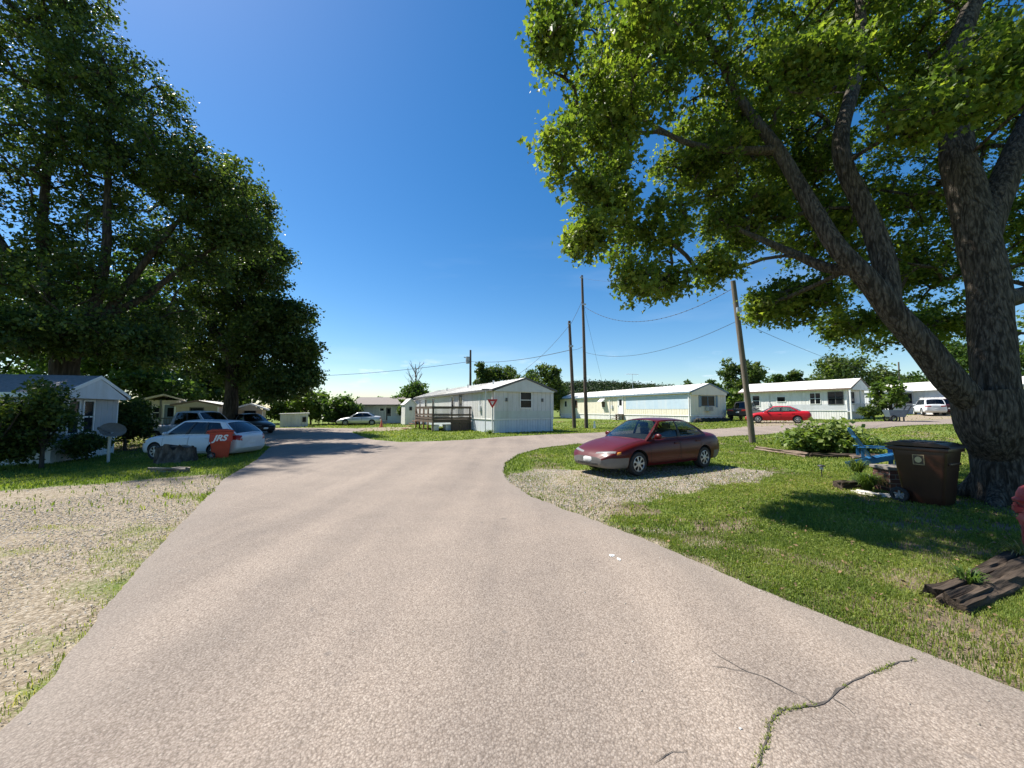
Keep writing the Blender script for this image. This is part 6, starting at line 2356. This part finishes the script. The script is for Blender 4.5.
blobs = [pbq(q, 55, 35, 19, 3.6, 9), pbq(q, 118, 95, 19, 2.9, 7), pbq(q, 160, 160, 19, 2.9, 7), pbq(q, 212, 190, 19.3, 2.5, 6), pbq(q, 245, 235, 19.8, 1.55, 3), pbq(q, 205, 255, 19.8, 2.3, 4),
         pbq(q, 60, 165, 19, 3.8, 9), pbq(q, 20, 255, 18.5, 2.8, 5), pbq(q, 130, 250, 19.5, 2.8, 4), pbq(q, -50, 110, 18.5, 4.0, 7), pbq(q, 30, -60, 19.5, 4.2, 8),
         pbq(q, 90, 320, 20.5, 2.6, 3, 1.4), pbq(q, 165, 320, 21, 2.4, 3, 1.4), pbq(q, 5, 330, 20, 2.4, 2.5, 1.4), pbq(q, 30, 335, 16.8, 2.0, 3.5, 1.0), pbq(q, 95, 335, 17.2, 2.0, 3.5, 1.0), pbq(q, 140, 345, 18, 1.7, 3, 1.0), pbq(q, 60, 280, 17, 2.4, 4, 1.4), pbq(q, -20, 330, 15.5, 2.2, 3, 1.2), pbq(q, 60, 100, 23, 4.5, 7), pbq(q, 160, 200, 23, 3.6, 5)]
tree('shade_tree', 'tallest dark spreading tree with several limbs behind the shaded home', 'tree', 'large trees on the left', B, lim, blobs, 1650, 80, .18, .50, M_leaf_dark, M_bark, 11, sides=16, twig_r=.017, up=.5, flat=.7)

# second tree by the road
B = GX(232, 27)
q = base_rel(B)
lim = [([(0, 0, -.3), (0, 0, .5), (0, 0, 2.2), q(233, 345, 27)], [.65, .5, .42, .38]), ([q(233, 360, 27), q(240, 290, 27), q(238, 220, 27)], [.34, .22, .08]),
       ([q(233, 360, 27), q(262, 325, 27), q(290, 300, 27)], [.26, .18, .07]), ([q(233, 360, 27), q(205, 315, 27.3), q(180, 270, 27.5)], [.28, .2, .08]), ([q(233, 365, 27), q(270, 350, 26.8), q(300, 345, 26.8)], [.2, .13, .06])]
blobs = [pbq(q, 246, 212, 27, 1.9, 3), pbq(q, 262, 265, 27, 2.3, 5), pbq(q, 285, 318, 27, 2.0, 5), pbq(q, 300, 352, 27, 1.5, 3.5), pbq(q, 265, 340, 26.5, 2.6, 5), pbq(q, 225, 300, 27, 3.6, 7), pbq(q, 190, 250, 28, 3.5, 5),
         pbq(q, 205, 345, 28, 3.0, 4), pbq(q, 285, 383, 26.5, 1.9, 4, 1.3), pbq(q, 250, 375, 28.5, 2.4, 4, 1.3), pbq(q, 306, 375, 27, .9, 1.2, .7), pbq(q, 240, 320, 31, 4, 5)]
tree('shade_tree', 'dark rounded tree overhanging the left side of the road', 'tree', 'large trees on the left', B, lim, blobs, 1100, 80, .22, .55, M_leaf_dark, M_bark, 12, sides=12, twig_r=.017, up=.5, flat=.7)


def auto_tree(label, px, d, top, bot, wpx, leafm, seed, nclump=110, nleaf=60, ls=.4, cr=None, cat='tree', name='tree', group='background trees', trunk=.16, barkm=None, tmpl=OVAL, lumps=9, dx=0, shell=.4, flat=.75):
    B = GX(px, d)
    r = random.Random(seed)
    zt = P(px, top, d).z - B.z; zb = max(.05, P(px, bot, d).z - B.z)
    rx = wpx / 2 * d / F
    hz = (zt - zb) / 2; zc = (zt + zb) / 2
    lim = [([(0, 0, -.3), (0, 0, max(.3, zb * .6)), (r.uniform(-.1, .1) * rx, 0, zc), (r.uniform(-.1, .1) * rx, 0, zt - hz * .5)], [trunk * 1.3, trunk, trunk * .7, trunk * .2])]
    for k in range(5):
        a = k * 1.256 + r.random(); z0 = max(.4, zb * .7) + (zc - zb) * .3 * r.random()
        lim.append(([(0, 0, z0), (math.cos(a) * rx * .35, math.sin(a) * rx * .35, z0 + hz * .5), (math.cos(a) * rx * .65, math.sin(a) * rx * .65, z0 + hz * r.uniform(.8, 1.2))], [trunk * .6, trunk * .4, trunk * .12]))
    bl = [((0, 0, zc), (rx * .62, rx * .62, hz * .72), 3)]
    for k in range(lumps):
        a = r.uniform(0, 6.28); e = r.uniform(-.75, .95)
        ce = math.sqrt(1 - e * e * .8)
        f = r.uniform(.28, .44)
        bl.append(((math.cos(a) * rx * (1 - f) * ce, math.sin(a) * rx * (1 - f) * ce, zc + e * hz * (1 - f)), (rx * f, rx * f, hz * f), 2.0))
    return tree(name, label, cat, group, B, lim, bl, nclump, nleaf, ls, cr or rx * .17, leafm, barkm or M_bark, seed, tmpl=tmpl, sides=8, twig_r=.012, shell=shell, flat=flat)


# fill behind the left trees
auto_tree('mid green tree filling the gap behind the shaded home', 105, 36, 250, 415, 150, M_leaf_mid, 21, 220, 70, .42, group='trees behind the left homes')
auto_tree('mid green tree at far left behind the tallest tree', -10, 34, 230, 420, 170, M_leaf_mid, 22, 200, 70, .42, group='trees behind the left homes')
auto_tree('dark green tree between the tallest tree and the road tree', 182, 40, 290, 418, 110, M_leaf_dark, 23, 170, 60, .42, group='trees behind the left homes')
auto_tree('low bushy tree behind the tan home', 150, 33, 370, 425, 90, M_leaf_mid, 24, 130, 60, .32, group='trees behind the left homes')
auto_tree('dark low tree under the road tree, behind the pickup', 235, 44, 360, 424, 90, M_leaf_dark, 25, 130, 60, .4, group='trees behind the left homes')
# hedge at the end of the road
auto_tree('bright green bushy tree left end of the hedge at the road end', 285, 44, 402, 430, 40, M_leaf_light, 31, 90, 70, .3, group='hedge trees at the road end', trunk=.1)
auto_tree('bright green bushy tree behind the low white shed', 312, 43, 391, 430, 42, M_leaf_light, 32, 110, 70, .3, group='hedge trees at the road end', trunk=.1)
auto_tree('bushy tree between the shed and the grey house', 341, 43, 395, 430, 44, M_leaf_mid, 33, 110, 70, .3, group='hedge trees at the road end', trunk=.1)
auto_tree('small dark round treetop above the left end of the grey house roof', 358.5, 60, 394, 418, 10, M_leaf_dark, 34, 30, 40, .35, trunk=.1)
auto_tree('small pointed conifer top above the grey house roof', 378, 66, 394, 412, 12, M_leaf_dark, 35, 30, 40, .35, trunk=.1)
auto_tree('green tree beside the narrow white shed and under the bare tree', 414, 50, 381, 428, 44, M_leaf_mid, 36, 120, 70, .32, trunk=.12)
auto_tree('light leafy tree in front of the right end of the grey house', 404, 44.5, 396, 427, 15, M_leaf_light, 37, 40, 40, .26, trunk=.08)
# bare tree
B = GX(415, 52)
q = base_rel(B)
lim = [([(0, 0, 0), q(415, 400, 52), q(416, 380, 52), q(415.5, 364, 52)], [.22, .16, .1, .03])]
r_ = random.Random(4)


def bare_branch(p, d, L, rad, depth):
    pts = [p]; 
    for i in range(3):
        d = (d + Vector((r_.uniform(-.22, .22), r_.uniform(-.22, .22), r_.uniform(-.05, .2)))).normalized(); pts.append(pts[-1] + d * (L / 3))
    lim.append(([tuple(v) for v in pts], [rad, rad * .8, rad * .6, rad * .3]))
    if depth:
        for k in range(3):
            s = pts[1].lerp(pts[3], r_.uniform(0, .9))
            bare_branch(s, (d + Vector((r_.uniform(-.8, .8), r_.uniform(-.8, .8), r_.uniform(0, .5)))).normalized(), L * r_.uniform(.45, .7), rad * .5, depth - 1)


top_ = Vector(q(415.5, 364, 52))
for k in range(9):
    z = top_.z * (.45 + .055 * k); a_ = k * 2.4
    bare_branch(Vector((top_.x * .5, 0, z)), Vector((math.cos(a_), math.sin(a_), .9)).normalized(), 1.9 - .1 * k, .07, 2)
tree('bare_tree', 'bare leafless tree with thin grey branches left of the deck', 'tree', 'background trees', B, lim, [((0, 0, 3), (1, 1, 1), 1)], 0, 0, .1, .1, M_leaf_mid, M_bark_dead, 40, sides=6)
# trees behind the grey mobile home
for px, d, top, w, lm, sd, lb in ((484, 62, 360, 30, M_leaf_dark, 41, 'narrow tree just right of the transformer pole'), (505, 66, 361, 40, M_leaf_dark, 42, 'loose dark tree above the roof of the grey mobile home'),
                                  (523, 62, 364, 38, M_leaf_mid, 43, 'lower tree above the ridge of the grey mobile home'), (545, 58, 354, 44, M_leaf_dark, 44, 'taller loose tree above the right side of the grey mobile home'),
                                  (560, 66, 378, 26, M_leaf_dark, 45, 'dark tree in the gap right of the grey mobile home')):
    auto_tree(lb, px, d, top, 414, w, lm, sd, 110, 60, .36, trunk=.14, shell=.6, lumps=8)
# behind the cream and white homes
for px, d, top, w, lm, sd, lb, bot in ((742, 58, 356, 44, M_leaf_dark, 51, 'dark tree above the gap between the cream and white homes', 412), (728, 52, 386, 30, M_leaf_light, 52, 'light green bush between the cream home and the leaning pole', 416),
                                       (778, 66, 370, 34, M_leaf_mid, 53, 'left tree of the pair just above the white roof with the porch', 410), (797, 64, 368, 26, M_leaf_dark, 54, 'right tree of the pair just above the white roof with the porch', 410),
                                       (853, 56, 346, 74, M_leaf_dark, 55, 'broad dark tree behind the white home with the porch', 410), (898, 62, 368, 54, M_leaf_mid, 56, 'green tree behind the grey home with the white roof', 408),
                                       (935, 60, 372, 50, M_leaf_mid, 57, 'green tree left of the big trunk behind the grey home', 408), (975, 62, 330, 80, M_leaf_mid, 58, 'tall tree far behind the big trunk', 408), (1030, 58, 335, 70, M_leaf_mid, 59, 'tree above the white home at the right edge', 405),
                                       (712, 74, 376, 20, M_leaf_mid, 60, 'far treetop above the cream home roof', 405), (690, 80, 379, 22, M_leaf_mid, 61, 'distant treetop above the middle of the cream roof', 405)):
    auto_tree(lb, px, d, top, bot, w, lm, sd, 130 if w > 40 else 70, 60, .42, trunk=.16)
auto_tree('small bushy tree between the white porch home and the grey home', 889, 34, 375, 414, 31, M_leaf_light, 62, 80, 50, .24, trunk=.09, group='shrubs')
auto_tree('dark shrub at the foot of the small bushy tree', 872, 34.5, 400, 420, 22, M_leaf_dark, 63, 50, 60, .2, trunk=.05, name='shrub', cat='shrub', group='shrubs')

# shrubs against the shaded home
auto_tree('large dark overgrown shrub at the left edge before the shaded home', -2, 12.2, 388, 468, 88, M_leaf_dark, 71, 150, 90, .13, trunk=.07, name='shrub', cat='shrub', group='shrubs', cr=.32)
auto_tree('leafier taller shrub beside the window of the shaded home', 48, 13.0, 368, 446, 44, M_leaf_dark, 72, 70, 60, .13, trunk=.06, name='shrub', cat='shrub', group='shrubs', cr=.3)
auto_tree('dark evergreen shrub right of the satellite dish', 129, 18.5, 400, 448, 40, M_leaf_dark, 73, 120, 80, .14, trunk=.07, name='shrub', cat='shrub', group='shrubs', cr=.3)
auto_tree('small dark shrub under the window of the shaded home', 92, 15.0, 432, 462, 34, M_leaf_dark, 74, 60, 60, .12, trunk=.04, name='shrub', cat='shrub', group='shrubs', cr=.25)

# broad leafed bush in the lawn
B = GX(824, 14.6)
r_ = np.random.default_rng(9)
root = empty('leafy_bush', B, 0, 'broad leafy green bush ringed with timbers in the middle of the lawn', 'bush', 'shrubs')
mb = MB(); stems = []
for k in range(110):
    a = r_.uniform(0, 6.28); rr = math.sqrt(r_.random()); hh = 1.22 * (1 - .55 * rr ** 2.2) * r_.uniform(.75, 1.08)
    e = np.array([math.cos(a) * rr * 1.75, math.sin(a) * rr * 1.2, hh]); stems.append(e)
    mb.tube([(e[0] * .45, e[1] * .45, 0), (e[0] * .75, e[1] * .75, hh * .6), tuple(e)], [.014, .011, .006], 5, cap=False)
mb.build('stem', mat('stem_green', (.10, .13, .04), .8), root, smooth=True)
pos = []; 
for e in stems:
    for k in range(42):
        t = r_.uniform(.25, 1.0)
        pos.append(e * np.array([.45 + .55 * t, .45 + .55 * t, t]) + r_.normal(size=3) * np.array([.13, .13, .06]))
pos = np.array(pos)
pos = pos[pos[:, 2] > .06]
leaves('foliage', pos, r_.uniform(.12, .26, len(pos)), OVAL, M_leaf_hydr, root, up=.9, tint=np.clip(.25 + .5 * r_.random(len(pos)) + .25 * (pos[:, 2] / 1.3), 0, 1), r=r_, droop=.7)

# wooded hill beyond the homes
def hill():
    xs = np.linspace(-60, 520, 190); ys = np.linspace(400, 620, 50)
    xx, yy = np.meshgrid(xs, ys)
    top = 26 * np.exp(-((xx - 95) / 105) ** 2) + 13 * ss(100, 240, xx) + 6
    prof = ss(400, 470, yy)
    zz = top * prof + 7 * (fnoise(xx / 12, yy / 12, 3) - .5) * prof + 4 * (fnoise(xx / 4, yy / 4, 4) - .5) * prof - 1
    v = np.stack([xx, yy, zz], -1).reshape(-1, 3); ii = np.arange(xx.size).reshape(xx.shape)
    q_ = np.stack([ii[:-1, :-1], ii[:-1, 1:], ii[1:, 1:], ii[1:, :-1]], -1).reshape(-1, 4)
    m = mat('wooded_hill', (.035, .055, .028), .95, .3, .06)
    o = np_mesh('wooded_hill', v, np.full(len(q_), 4), q_.ravel(), m); tag(o, kind='structure')
    n = 9000
    x = rng.uniform(-50, 480, n); y = rng.uniform(405, 520, n)
    tp = (26 * np.exp(-((x - 95) / 105) ** 2) + 13 * ss(100, 240, x) + 6) * ss(400, 470, y)
    pos = np.stack([x, y, tp + rng.uniform(-1, 4, n)], 1)
    pos = np.repeat(pos, 14, 0) + rng.normal(size=(n * 14, 3)) * np.array([2.0, 2.0, 1.5])
    o = leaves('distant_wood', pos, rng.uniform(1.2, 2.6, len(pos)), OVAL, leaf_mat('leaf_far_wood', [(0, (.016, .032, .014)), (1, (.045, .07, .025))], .2), None, tint=np.repeat(rng.random(n), 14)); tag(o, kind='stuff')


hill()
